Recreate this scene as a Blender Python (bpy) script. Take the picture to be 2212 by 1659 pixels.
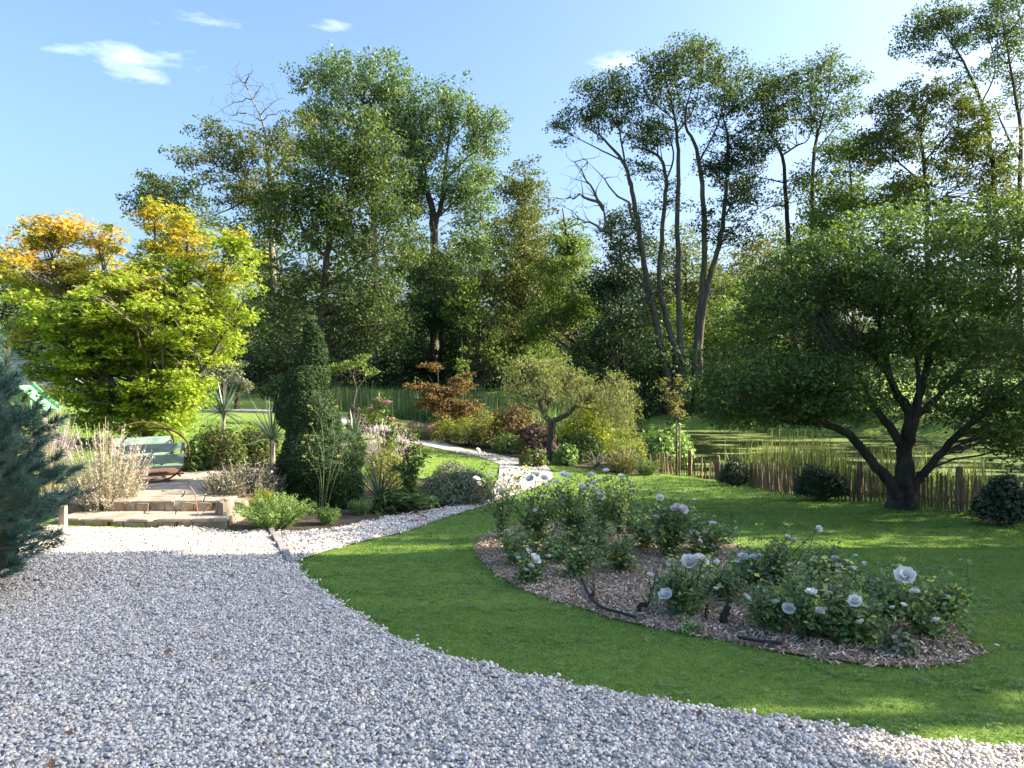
import bpy, math, random
import numpy as np
from mathutils import Vector, Matrix, Euler
from mathutils.geometry import delaunay_2d_cdt

for o in list(bpy.data.objects):
    bpy.data.objects.remove(o)
sc = bpy.context.scene
COL = sc.collection
rng = np.random.default_rng(11)
random.seed(5)

# ------------------------------------------------------------------ camera
CAM_H = 1.6
F = 1658.0            # focal length, in units of a 2212 unit wide picture
HOR = 785.0           # where the horizon lies in that picture
cam_d = bpy.data.cameras.new('camera')
cam = bpy.data.objects.new('camera', cam_d)
COL.objects.link(cam)
cam.location = (0, 0, CAM_H)
cam.rotation_euler = (math.pi / 2, 0, 0)
cam_d.sensor_width = 36.0
cam_d.lens = F / 2212 * 36
cam_d.shift_y = -(829.5 - HOR) / 2212
cam_d.clip_start = 0.05
cam_d.clip_end = 2000
sc.camera = cam

# ------------------------------------------------------------------ sky and sun
SUN_AZ = math.radians(86)      # clockwise from +Y (view direction): from the right, slightly ahead
SUN_EL = math.radians(27)
world = bpy.data.worlds.new('World')
sc.world = world
world.use_nodes = True
wn, wl = world.node_tree.nodes, world.node_tree.links
wn.clear()
w_out = wn.new('ShaderNodeOutputWorld')
w_bg = wn.new('ShaderNodeBackground')
w_sky = wn.new('ShaderNodeTexSky')
w_sky.sky_type = 'NISHITA'
w_sky.sun_disc = False
w_sky.sun_elevation = SUN_EL
w_sky.sun_rotation = SUN_AZ
w_sky.air_density = 1.0
w_sky.dust_density = 5.0
w_sky.ozone_density = 5.0
w_bg.inputs['Strength'].default_value = 0.102
# thin fair-weather clouds, the same noise all over the sky
w_tc = wn.new('ShaderNodeTexCoord')
w_map = wn.new('ShaderNodeMapping')
w_map.inputs['Scale'].default_value = (1.6, 1.6, 5.0)
w_map.inputs['Location'].default_value = (17.423, 5.507, 11.236)
w_n = wn.new('ShaderNodeTexNoise')
w_n.inputs['Scale'].default_value = 2.1
w_n.inputs['Detail'].default_value = 7
w_n.inputs['Roughness'].default_value = 0.55
w_r = wn.new('ShaderNodeValToRGB')
w_r.color_ramp.elements[0].position = 0.635
w_r.color_ramp.elements[1].position = 0.80
w_mul = wn.new('ShaderNodeMath'); w_mul.operation = 'MULTIPLY'
w_mul.inputs[1].default_value = 0.45
w_mix = wn.new('ShaderNodeMix'); w_mix.data_type = 'RGBA'
w_mix.inputs[7].default_value = (9, 9.2, 9.8, 1)
wl.new(w_tc.outputs['Generated'], w_map.inputs['Vector'])
wl.new(w_map.outputs['Vector'], w_n.inputs['Vector'])
wl.new(w_n.outputs['Fac'], w_r.inputs['Fac'])
wl.new(w_r.outputs['Color'], w_mul.inputs[0])
wl.new(w_mul.outputs[0], w_mix.inputs[0])
wl.new(w_sky.outputs['Color'], w_mix.inputs[6])
wl.new(w_mix.outputs[2], w_bg.inputs['Color'])
wl.new(w_bg.outputs['Background'], w_out.inputs['Surface'])

sun_d = bpy.data.lights.new('sun', 'SUN')
sun_d.energy = 4.5
sun_d.angle = math.radians(0.53)
sun_d.color = (1.0, 0.86, 0.64)
sun = bpy.data.objects.new('sun', sun_d)
COL.objects.link(sun)
to_sun = Vector((math.sin(SUN_AZ) * math.cos(SUN_EL), math.cos(SUN_AZ) * math.cos(SUN_EL), math.sin(SUN_EL)))
sun.rotation_euler = to_sun.to_track_quat('Z', 'Y').to_euler()
sun.location = to_sun * 80

sc.view_settings.view_transform = 'Standard'
sc.view_settings.look = 'None'
sc.view_settings.gamma = 1.0
sc.view_settings.use_curve_mapping = False
sc.view_settings.exposure = 2.12
sc.cycles.max_bounces = 6
sc.cycles.diffuse_bounces = 3
sc.cycles.glossy_bounces = 2
sc.cycles.transmission_bounces = 4
sc.cycles.transparent_max_bounces = 4
sc.cycles.caustics_reflective = False
sc.cycles.caustics_refractive = False

# ------------------------------------------------------------------ mesh helpers
def nrm(v):
    return v / np.maximum(np.linalg.norm(v, axis=-1, keepdims=True), 1e-9)

class MB:
    """collects geometry, then links it as ONE mesh object"""
    def __init__(s):
        s.V, s.F, s.M, s.R, s.C, s.n = [], [], [], [], [], 0
    def add(s, V, Fc, mat=0, r=0.5, c=0.0):
        V = np.asarray(V, float).reshape(-1, 3)
        Fc = np.asarray(Fc, int)
        s.V.append(V); s.F.append(Fc + s.n)
        s.M.append(np.full(len(Fc), mat, int))
        s.R.append(np.broadcast_to(np.asarray(r, float), (len(V),)).copy())
        s.C.append(np.broadcast_to(np.asarray(c, float), (len(V),)).copy())
        s.n += len(V)
    def tube(s, P, rad, sides=6, mat=0, r=0.5, cap=True):
        P = np.asarray(P, float); n = len(P)
        rad = np.broadcast_to(np.asarray(rad, float), (n,))
        T = nrm(np.gradient(P, axis=0))
        ref = np.array([0, 0, 1.0]) if abs(T[:, 2]).mean() < 0.8 else np.array([1.0, 0, 0])
        U = nrm(np.cross(T, ref)); W = np.cross(T, U)
        a = np.arange(sides) / sides * 2 * math.pi
        ring = (np.cos(a)[None, :, None] * U[:, None] + np.sin(a)[None, :, None] * W[:, None]) * rad[:, None, None] + P[:, None]
        i = np.arange(n - 1)[:, None] * sides; j = np.arange(sides)[None]; k = (j + 1) % sides
        Fc = np.stack([i + j, i + k, i + sides + k, i + sides + j], -1).reshape(-1, 4)
        s.add(ring.reshape(-1, 3), Fc, mat, r)
        if cap:
            b = s.n
            s.add(P[[0, -1]], np.zeros((0, 3), int), mat, r)
            base = b - n * sides
            f0 = np.array([[b, base + (q + 1) % sides, base + q] for q in range(sides)])
            e = base + (n - 1) * sides
            f1 = np.array([[b + 1, e + q, e + (q + 1) % sides] for q in range(sides)])
            s.F.append(np.vstack([f0, f1])); s.M.append(np.full(2 * sides, mat, int))
    def box(s, c, d, R=None, mat=0, r=0.5, jit=0.0):
        q = np.array([[x, y, z] for z in (-.5, .5) for y in (-.5, .5) for x in (-.5, .5)]) * np.array(d)
        if jit: q = q + rng.uniform(-jit, jit, q.shape)
        if R is not None: q = q @ np.array(R).T
        s.add(q + np.array(c), [[0, 2, 3, 1], [4, 5, 7, 6], [0, 1, 5, 4], [2, 6, 7, 3], [0, 4, 6, 2], [1, 3, 7, 5]], mat, r)
    def mesh(s, name, mats, smooth=False):
        me = bpy.data.meshes.new(name)
        V = np.vstack(s.V)
        tot = np.concatenate([np.full(len(f), f.shape[1]) for f in s.F if len(f)])
        idx = np.concatenate([f.ravel() for f in s.F if len(f)])
        M = np.concatenate([m for m, f in zip(s.M, s.F) if len(f)])
        me.vertices.add(len(V)); me.vertices.foreach_set('co', V.ravel().astype(np.float32))
        me.loops.add(len(idx)); me.loops.foreach_set('vertex_index', idx.astype(np.int32))
        me.polygons.add(len(tot))
        me.polygons.foreach_set('loop_start', np.concatenate([[0], np.cumsum(tot)[:-1]]).astype(np.int32))
        me.polygons.foreach_set('material_index', M.astype(np.int32))
        me.polygons.foreach_set('use_smooth', np.full(len(tot), smooth))
        for nm, A in (('r', s.R), ('c', s.C)):
            at = me.attributes.new(nm, 'FLOAT', 'POINT')
            at.data.foreach_set('value', np.concatenate(A).astype(np.float32))
        for m in (mats if isinstance(mats, (list, tuple)) else [mats]):
            me.materials.append(m)
        me.update(calc_edges=True)
        return me
    def build(s, name, mats, parent=None, smooth=False):
        return link(name, s.mesh(name, mats, smooth), parent)

def link(name, data, parent=None, loc=None, rot=None, scale=None):
    o = bpy.data.objects.new(name, data)
    COL.objects.link(o)
    if parent is not None: o.parent = parent
    if loc is not None: o.location = loc
    if rot is not None: o.rotation_euler = rot
    if scale is not None: o.scale = scale if hasattr(scale, '__len__') else (scale,) * 3
    return o

def tag(o, label=None, cat=None, group=None, kind=None):
    if label: o['label'] = label
    if cat: o['category'] = cat
    if group: o['group'] = group
    if kind: o['kind'] = kind
    return o

class Thing:
    """an Empty at the thing's base; parts are given in world coordinates"""
    def __init__(s, name, label, cat, loc, group=None):
        s.o = tag(link(name, None, loc=tuple(float(q) for q in loc)), label, cat, group)
        s.o.empty_display_size = 0.1
        s.loc = np.array(loc, float)
    def part(s, mb, name, mats, smooth=False, label=None, parent=None):
        off = s.loc if parent is None else np.zeros(3)
        mb.V = [v - s.loc for v in mb.V]
        o = mb.build(name, mats, parent or s.o, smooth)
        if label: o['label'] = label
        return o

# ------------------------------------------------------------------ picture -> place
def px(vx, vy, d):
    return np.array([(vx - 1106) / F * d, d, CAM_H - (vy - HOR) / F * d])

POND = np.array([(4.6, 25.5), (6.0, 21.5), (7.6, 17.5), (9.4, 15.3), (13, 14.2), (19, 15.2), (23, 20), (22.5, 30), (18, 36.5), (12, 39), (7, 40),
                 (3.5, 44), (-3, 49), (-10, 49), (-12.5, 45.5), (-8, 41), (-3, 37), (2.5, 33), (4.6, 29)], float)
WATER_Z = -1.75
CP = np.array([(0, 0, 0), (-4, 3, -.2), (4, 3, -.2), (0, 6, -.42), (0, 10, -.7), (-6, 10, -.7), (6, 10, -.72), (0, 15, -1.05), (5, 15, -1.05),
               (0, 20, -1.36), (4, 21, -1.48), (1.3, 25.6, -1.57), (-2, 24, -1.3), (-4, 29, -1.2), (-12.6, 37, -.7), (-11, 27, -.6),
               (-9, 14, -.6), (-9, 20, -.58), (-3.4, 13, -.86), (-4, 17, -.95), (-10, 33, -.62), (-20, 42, -.4), (-20, 60, .2), (-8, 60, .15), (5, 60, .1),
               (22, 60, .1), (0, 110, 1), (60, 40, 0), (10, 46, -.75), (18, 44, -.6), (27, 38, -.6), (27, 52, -.4), (-30, 20, -.3), (-30, 0, .0), (30, 0, -.2), (20, 9, -.5),
               (0, -20, .1), (-60, 60, .4), (60, 90, 1), (-60, 110, 1), (4, 36, -1.5), (33, 30, -1)], float)
def _tps(r2):
    return 0.5 * r2 * np.log(r2 + 1e-9)
_n = len(CP)
_A = np.zeros((_n + 3, _n + 3))
_d2 = ((CP[:, None, :2] - CP[None, :, :2]) ** 2).sum(-1)
_A[:_n, :_n] = _tps(_d2) + np.eye(_n) * 0.5
_A[:_n, _n:] = np.c_[np.ones(_n), CP[:, :2]]
_A[_n:, :_n] = _A[:_n, _n:].T
_W = np.linalg.solve(_A, np.r_[CP[:, 2], 0, 0, 0])

def poly_sd(P, poly):
    """signed distance, positive inside"""
    A = poly; B = np.roll(poly, -1, 0)
    d = np.full(len(P), 1e9); ins = np.zeros(len(P), bool)
    for a, b in zip(A, B):
        ab = b - a; t = np.clip(((P - a) @ ab) / (ab @ ab), 0, 1)
        d = np.minimum(d, np.hypot(*(P - a - t[:, None] * ab).T))
        c = ((a[1] > P[:, 1]) != (b[1] > P[:, 1]))
        with np.errstate(divide='ignore', invalid='ignore'):
            xx = (b[0] - a[0]) * (P[:, 1] - a[1]) / (b[1] - a[1]) + a[0]
        ins ^= c & (P[:, 0] < xx)
    return np.where(ins, d, -d)

def gz(x, y):
    x = np.asarray(x, float); y = np.asarray(y, float)
    sh = np.broadcast(x, y).shape
    P = np.stack([np.broadcast_to(x, sh).ravel(), np.broadcast_to(y, sh).ravel()], -1)
    far = np.maximum(np.hypot(P[:, 0], P[:, 1] - 30) / 75, 1)
    Q = (P - (0, 30)) / far[:, None] + (0, 30)
    z = np.zeros(len(Q))
    for k in range(_n):
        z += _W[k] * _tps(((Q - CP[k, :2]) ** 2).sum(-1))
    z += _W[_n] + Q @ _W[_n + 1:]
    sd = poly_sd(P, POND)
    t = np.clip(-sd / 2.2, 0, 1); t = t * t * (3 - 2 * t)
    zo = (WATER_Z + 0.02) * (1 - t) + z * t
    z = np.where(sd > 0, WATER_Z - np.minimum(sd * 0.4, 0.9), np.where(-sd < 2.2, zo, z))
    return z.reshape(sh) if sh else float(z[0])

def hit(vx, vy):
    """the point of the ground seen at that place"""
    d = np.concatenate([np.arange(2.5, 30, .02), np.arange(30, 120, .1)])
    x = (vx - 1106) / F * d; z = CAM_H - (vy - HOR) / F * d
    g = gz(x, d)
    k = np.argmax(z <= g)
    return np.array([x[k], d[k], g[k]])

def gp(x, y):
    return np.array([x, y, gz(x, y)])

def smooth_poly(P, n=6):
    """closed Catmull-Rom"""
    P = np.asarray(P, float); out = []
    for i in range(len(P)):
        p0, p1, p2, p3 = P[i - 1], P[i], P[(i + 1) % len(P)], P[(i + 2) % len(P)]
        for t in np.arange(n) / n:
            out.append(0.5 * ((2 * p1) + (-p0 + p2) * t + (2 * p0 - 5 * p1 + 4 * p2 - p3) * t * t + (-p0 + 3 * p1 - 3 * p2 + p3) * t ** 3))
    return np.array(out)

def curve(P, n=5):
    """open Catmull-Rom through the points"""
    P = np.asarray(P, float)
    Q = np.vstack([2 * P[0] - P[1], P, 2 * P[-1] - P[-2]]); out = []
    for i in range(1, len(Q) - 2):
        p0, p1, p2, p3 = Q[i - 1:i + 3]
        for t in np.arange(n) / n:
            out.append(0.5 * ((2 * p1) + (-p0 + p2) * t + (2 * p0 - 5 * p1 + 4 * p2 - p3) * t * t + (-p0 + 3 * p1 - 3 * p2 + p3) * t ** 3))
    out.append(P[-1])
    return np.array(out)

def sheet(name, poly, step, lift, mat, wobble=0.0):
    """a sheet that follows the ground inside an outline"""
    poly = np.asarray(poly, float)
    lo, hi = poly.min(0), poly.max(0)
    gx, gy = np.meshgrid(np.arange(lo[0], hi[0], step), np.arange(lo[1], hi[1], step))
    Q = np.stack([gx.ravel(), gy.ravel()], -1)
    Q = Q + rng.uniform(-.2, .2, Q.shape) * step
    Q = Q[poly_sd(Q, poly) > step * 0.35]
    n = len(poly)
    v, e, f, *_ = delaunay_2d_cdt([Vector(p) for p in np.vstack([poly, Q])], [(i, (i + 1) % n) for i in range(n)], [], 1, 1e-5)
    v = np.array([tuple(p) for p in v])
    z = gz(v[:, 0], v[:, 1]) + lift
    if wobble: z = z + wobble * np.sin(v[:, 0] * 3.1 + 1) * np.sin(v[:, 1] * 2.7)
    mb = MB(); mb.add(np.c_[v, z], [list(q) for q in f])
    return mb.build(name, mat, smooth=True)

# ------------------------------------------------------------------ materials
def new_mat(name):
    m = bpy.data.materials.new(name); m.use_nodes = True
    nt = m.node_tree; nt.nodes.clear()
    out = nt.nodes.new('ShaderNodeOutputMaterial')
    return m, nt, out
def N(nt, t, **kw):
    n = nt.nodes.new(t)
    for k, v in kw.items():
        if k in n.inputs.keys(): n.inputs[k].default_value = v
        else: setattr(n, k, v)
    return n
def ramp(nt, fac, stops):
    r = nt.nodes.new('ShaderNodeValToRGB'); e = r.color_ramp.elements
    e[0].position, e[0].color = stops[0][0], (*stops[0][1], 1)
    e[1].position, e[1].color = stops[-1][0], (*stops[-1][1], 1)
    for p, c in stops[1:-1]:
        q = e.new(p); q.color = (*c, 1)
    nt.links.new(fac, r.inputs['Fac'])
    return r.outputs['Color']
def mixc(nt, fac, a, b, mode='MIX'):
    m = nt.nodes.new('ShaderNodeMix'); m.data_type = 'RGBA'; m.blend_type = mode
    for s, v in ((0, fac), (6, a), (7, b)):
        if hasattr(v, 'is_output'): nt.links.new(v, m.inputs[s])
        else: m.inputs[s].default_value = v if s == 0 else (*v, 1)
    return m.outputs[2]
def noise(nt, scale, detail=4, rough=.55, coord='Object', stretch=None, out='Fac'):
    tc = N(nt, 'ShaderNodeTexCoord'); n = N(nt, 'ShaderNodeTexNoise')
    n.inputs['Scale'].default_value = scale; n.inputs['Detail'].default_value = detail; n.inputs['Roughness'].default_value = rough
    src = tc.outputs[coord]
    if stretch:
        mp = N(nt, 'ShaderNodeMapping'); mp.inputs['Scale'].default_value = stretch
        nt.links.new(src, mp.inputs['Vector']); src = mp.outputs['Vector']
    nt.links.new(src, n.inputs['Vector'])
    return n.outputs[out]
def bump(nt, height, strength=.4, dist=.02):
    b = N(nt, 'ShaderNodeBump', Strength=strength, Distance=dist)
    nt.links.new(height, b.inputs['Height'])
    return b.outputs['Normal']
def principled(nt, out, col, rough=.8, normal=None, spec=.3, metal=0.0):
    p = N(nt, 'ShaderNodeBsdfPrincipled')
    p.inputs['Roughness'].default_value = rough; p.inputs['Specular IOR Level'].default_value = spec
    p.inputs['Metallic'].default_value = metal
    if hasattr(col, 'is_output'): nt.links.new(col, p.inputs['Base Color'])
    else: p.inputs['Base Color'].default_value = (*col, 1)
    if normal is not None: nt.links.new(normal, p.inputs['Normal'])
    if out is not None: nt.links.new(p.outputs[0], out.inputs['Surface'])
    return p
def attr(nt, nm):
    a = N(nt, 'ShaderNodeAttribute'); a.attribute_name = nm
    return a.outputs['Fac']

def leaf_mat(name, stops, cstops=None, trans=.42, gain=1.0, rough=.5, spec=.3, tcol=(1.15, 1.25, .55)):
    m, nt, out = new_mat(name)
    stops = [(q, tuple(min(.85, x * gain) for x in c)) for q, c in stops]
    col = ramp(nt, attr(nt, 'r'), stops)
    if cstops:
        col = mixc(nt, attr(nt, 'c'), col, ramp(nt, attr(nt, 'r'), [(q, tuple(min(.85, x * gain) for x in c)) for q, c in cstops]))
    p = principled(nt, None, col, rough, None, spec)
    t = N(nt, 'ShaderNodeBsdfTranslucent')
    nt.links.new(mixc(nt, 1.0, col, tcol, 'MULTIPLY'), t.inputs['Color'])
    mx = N(nt, 'ShaderNodeMixShader'); mx.inputs[0].default_value = trans
    nt.links.new(p.outputs[0], mx.inputs[1]); nt.links.new(t.outputs[0], mx.inputs[2])
    nt.links.new(mx.outputs[0], out.inputs['Surface'])
    return m

def plain(name, a, b, scale=8, rough=.8, bstr=.3, bdist=.01, stretch=None, spec=.3, metal=0., detail=5):
    m, nt, out = new_mat(name)
    f = noise(nt, scale, detail, .6, stretch=stretch)
    col = ramp(nt, f, [(.3, a), (.7, b)])
    principled(nt, out, col, rough, bump(nt, f, bstr, bdist), spec, metal)
    return m

M = {}
def bark(name, a, b, scale=6):
    return plain(name, a, b, scale, .9, .8, .04, (1, 1, .25), .15)
M['bark_grey'] = bark('bark_grey', (.045, .038, .030), (.13, .115, .092))
M['bark_dark'] = bark('bark_dark', (.025, .022, .018), (.075, .065, .05), 9)
M['bark_pale'] = bark('bark_pale', (.13, .115, .09), (.30, .27, .22))
M['twig'] = plain('twig', (.06, .05, .04), (.14, .115, .09), 20, .9)
M['cane'] = plain('cane', (.045, .06, .03), (.09, .10, .05), 30, .7)
M['soil'] = plain('soil', (.035, .026, .018), (.10, .075, .052), 9, .95, .8, .03)
G = lambda *c: tuple(c)
M['alder'] = leaf_mat('alder_leaf', [(0, (.022, .040, .014)), (.6, (.050, .080, .026)), (1, (.10, .125, .045))], gain=1.6)
M['alder_warm'] = leaf_mat('alder_warm_leaf', [(0, (.035, .050, .014)), (.6, (.070, .090, .026)), (1, (.13, .135, .05))], gain=1.55)
M['poplar'] = leaf_mat('poplar_leaf', [(0, (.040, .075, .028)), (.6, (.075, .125, .050)), (1, (.15, .20, .10))], spec=.45, rough=.4, gain=1.45)
M['holly'] = leaf_mat('dark_leaf', [(0, (.010, .022, .010)), (.7, (.025, .048, .018)), (1, (.05, .08, .03))], trans=.2, spec=.4, gain=1.5)
M['wood'] = leaf_mat('woodland_leaf', [(0, (.014, .030, .012)), (.6, (.032, .060, .022)), (1, (.075, .105, .035))], gain=1.5)
M['fresh'] = leaf_mat('fresh_leaf', [(0, (.05, .085, .02)), (.6, (.09, .14, .03)), (1, (.16, .20, .05))], gain=1.4)
M['apple'] = leaf_mat('apple_leaf', [(0, (.028, .055, .016)), (.55, (.055, .095, .026)), (.9, (.085, .13, .035)), (1, (.20, .19, .04))], trans=.45, gain=1.6)
M['maple'] = leaf_mat('maple_leaf', [(0, (.115, .19, .020)), (.6, (.215, .295, .032)), (1, (.36, .37, .055))],
                      [(0, (.36, .19, .035)), (.5, (.48, .30, .06)), (1, (.54, .40, .09))], trans=.5, tcol=(1.1, 1.1, .6), gain=1.4)
M['yew'] = leaf_mat('yew_leaf', [(0, (.012, .024, .010)), (.65, (.026, .050, .018)), (1, (.065, .095, .032))], trans=.12, gain=1.7, spec=.12)
M['pine'] = leaf_mat('pine_needle', [(0, (.028, .060, .050)), (.6, (.050, .100, .082)), (1, (.11, .17, .13))], trans=.15, gain=1.5, spec=.12)
M['rose_leaf'] = leaf_mat('rose_leaf', [(0, (.028, .050, .020)), (.6, (.060, .092, .034)), (.95, (.11, .145, .05)), (1, (.22, .21, .05))], spec=.35, rough=.45, trans=.32, gain=2.9)
M['lime'] = leaf_mat('lime_leaf', [(0, (.16, .21, .02)), (.5, (.28, .33, .03)), (1, (.46, .46, .06))])
M['yellowgreen'] = leaf_mat('yellow_green_leaf', [(0, (.10, .14, .025)), (.5, (.19, .225, .04)), (1, (.34, .33, .08))])
M['olive'] = leaf_mat('olive_leaf', [(0, (.06, .075, .02)), (.5, (.12, .13, .035)), (1, (.24, .215, .07))])
M['peony'] = leaf_mat('peony_leaf', [(0, (.035, .065, .018)), (.6, (.08, .12, .03)), (.9, (.20, .20, .05)), (1, (.30, .16, .06))], spec=.4)
M['cherry'] = leaf_mat('cherry_leaf', [(0, (.10, .135, .04)), (.5, (.17, .205, .07)), (1, (.30, .30, .13))])
M['sage'] = leaf_mat('sage_leaf', [(0, (.10, .13, .075)), (.5, (.17, .20, .115)), (1, (.28, .30, .19))], trans=.2)
M['silver'] = leaf_mat('silver_leaf', [(0, (.15, .145, .105)), (.5, (.25, .235, .18)), (1, (.36, .33, .27))], trans=.2, gain=1.35)
M['lavender'] = leaf_mat('lavender_leaf', [(0, (.075, .08, .055)), (.5, (.13, .13, .095)), (1, (.22, .205, .165))], trans=.2, gain=1.35)
M['spurge'] = leaf_mat('spurge_leaf', [(0, (.10, .19, .05)), (.5, (.17, .28, .075)), (1, (.30, .40, .12))], trans=.3)
M['fern'] = leaf_mat('fern_leaf', [(0, (.035, .07, .018)), (.6, (.07, .12, .03)), (1, (.13, .17, .05))], gain=1.5)
M['sword'] = leaf_mat('sword_leaf', [(0, (.05, .085, .05)), (.6, (.10, .15, .09)), (1, (.19, .24, .15))], trans=.15, spec=.45, rough=.4)
M['sword_dark'] = leaf_mat('sword_dark_leaf', [(0, (.022, .040, .024)), (.6, (.045, .075, .042)), (1, (.09, .13, .08))], trans=.12, spec=.45, rough=.4, gain=1.3)
M['reed'] = leaf_mat('reed_leaf', [(0, (.035, .070, .028)), (.6, (.075, .125, .045)), (.92, (.13, .18, .065)), (1, (.30, .26, .13))], trans=.3, gain=1.4)
M['reed_light'] = leaf_mat('reed_light_leaf', [(0, (.09, .13, .045)), (.6, (.19, .22, .085)), (1, (.40, .36, .19))], trans=.4)
M['red_leaf'] = leaf_mat('red_leaf', [(0, (.045, .040, .015)), (.5, (.09, .075, .025)), (.8, (.16, .085, .035)), (1, (.26, .12, .06))], gain=1.3)
M['dull_red'] = leaf_mat('dull_red_leaf', [(0, (.020, .016, .014)), (.6, (.045, .030, .026)), (.85, (.07, .045, .04)), (1, (.24, .17, .15))], trans=.15, gain=1.3)
M['pink_green'] = leaf_mat('pink_green_leaf', [(0, (.06, .09, .025)), (.5, (.13, .16, .05)), (1, (.36, .25, .12))])
M['purple'] = leaf_mat('purple_flower', [(0, (.30, .20, .42)), (.5, (.42, .30, .52)), (1, (.58, .46, .62))], trans=.2, tcol=(1, 1, 1))
M['lilac'] = leaf_mat('lilac_flower', [(0, (.50, .38, .50)), (.5, (.60, .46, .56)), (1, (.72, .60, .66))], trans=.2, tcol=(1, 1, 1))
M['dusty_pink'] = leaf_mat('dusty_pink_flower', [(0, (.26, .12, .10)), (.5, (.42, .22, .19)), (1, (.56, .36, .32))], trans=.15, tcol=(1, 1, 1))
M['umbel'] = leaf_mat('umbel_flower', [(0, (.30, .28, .06)), (.5, (.44, .40, .11)), (1, (.55, .50, .2))], trans=.15, tcol=(1, 1, 1))
M['petal'] = leaf_mat('rose_petal', [(0, (.86, .85, .81)), (.7, (.88, .87, .82)), (1, (.86, .77, .68))], [(0, (.80, .66, .62)), (1, (.82, .70, .66))], trans=.3, tcol=(1, 1, .97), rough=.6)
M['dead_leaf'] = leaf_mat('dead_leaf', [(0, (.10, .045, .02)), (1, (.28, .13, .05))], trans=.1)
M['stem_green'] = plain('stem_green', (.10, .13, .05), (.20, .21, .09), 20, .7)
M['stem_straw'] = plain('stem_straw', (.22, .19, .12), (.40, .35, .23), 20, .8)
M['chestnut'] = plain('chestnut_paling', (.10, .075, .045), (.27, .20, .12), 14, .9, .6, .01, (1, 1, .15))
M['rust'] = plain('rusty_steel', (.035, .020, .014), (.12, .060, .034), 30, .75, .3, .003, None, .4, .3)
M['mint'] = plain('mint_paint', (.10, .165, .145), (.24, .325, .28), 7, .65, .25, .004, (.6, 1, 3))
M['slat'] = plain('brown_timber', (.10, .05, .035), (.22, .12, .085), 9, .75, .4, .005, (.4, 1, 3))
M['stone'] = plain('flagstone', (.22, .19, .155), (.44, .39, .32), 6, .9, .6, .02)
m_, nt_ = M['stone'], M['stone'].node_tree
_p = [q for q in nt_.nodes if q.type == 'BSDF_PRINCIPLED'][0]; _l = _p.inputs['Base Color'].links[0].from_socket
_oi = N(nt_, 'ShaderNodeObjectInfo'); nt_.links.new(mixc(nt_, 1.0, _l, ramp(nt_, _oi.outputs['Random'], [(0, (.72, .70, .70)), (.5, (1, .97, .92)), (1, (1.25, 1.18, 1.05))]), 'MULTIPLY'), _p.inputs['Base Color'])
M['riser'] = plain('riser_stone', (.20, .15, .10), (.46, .37, .26), 5, .95, 1.0, .05)
M['kerb'] = plain('kerb_stone', (.15, .15, .15), (.28, .275, .26), 10, .9, .4, .01)
M['stump'] = plain('stump_wood', (.10, .085, .07), (.26, .225, .18), 8, .95, .9, .03, (1, 1, .3))
M['hose_red'] = plain('hose_terracotta', (.30, .12, .07), (.40, .17, .10), 20, .55)
M['pipe'] = plain('irrigation_pipe', (.018, .016, .016), (.04, .036, .034), 20, .6)
M['white_wall'] = plain('white_render', (.34, .36, .40), (.42, .44, .48), 3, .9, .1)
M['green_plastic'] = plain('green_plastic', (.22, .50, .25), (.27, .58, .30), 3, .45, .05)
M['bamboo'] = plain('bamboo_cane', (.30, .24, .12), (.48, .38, .2), 12, .7)
M['brick'] = plain('house_brick', (.22, .12, .085), (.34, .19, .13), 14, .9, .5)
M['roof_tile'] = plain('roof_tile', (.10, .06, .05), (.19, .11, .085), 10, .85, .6)
M['white_wood'] = plain('white_paint', (.70, .70, .68), (.80, .80, .78), 6, .6, .1)
m, nt, out = new_mat('window_glass'); principled(nt, out, (.02, .025, .03), .08, None, .6); M['glass'] = m

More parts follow.
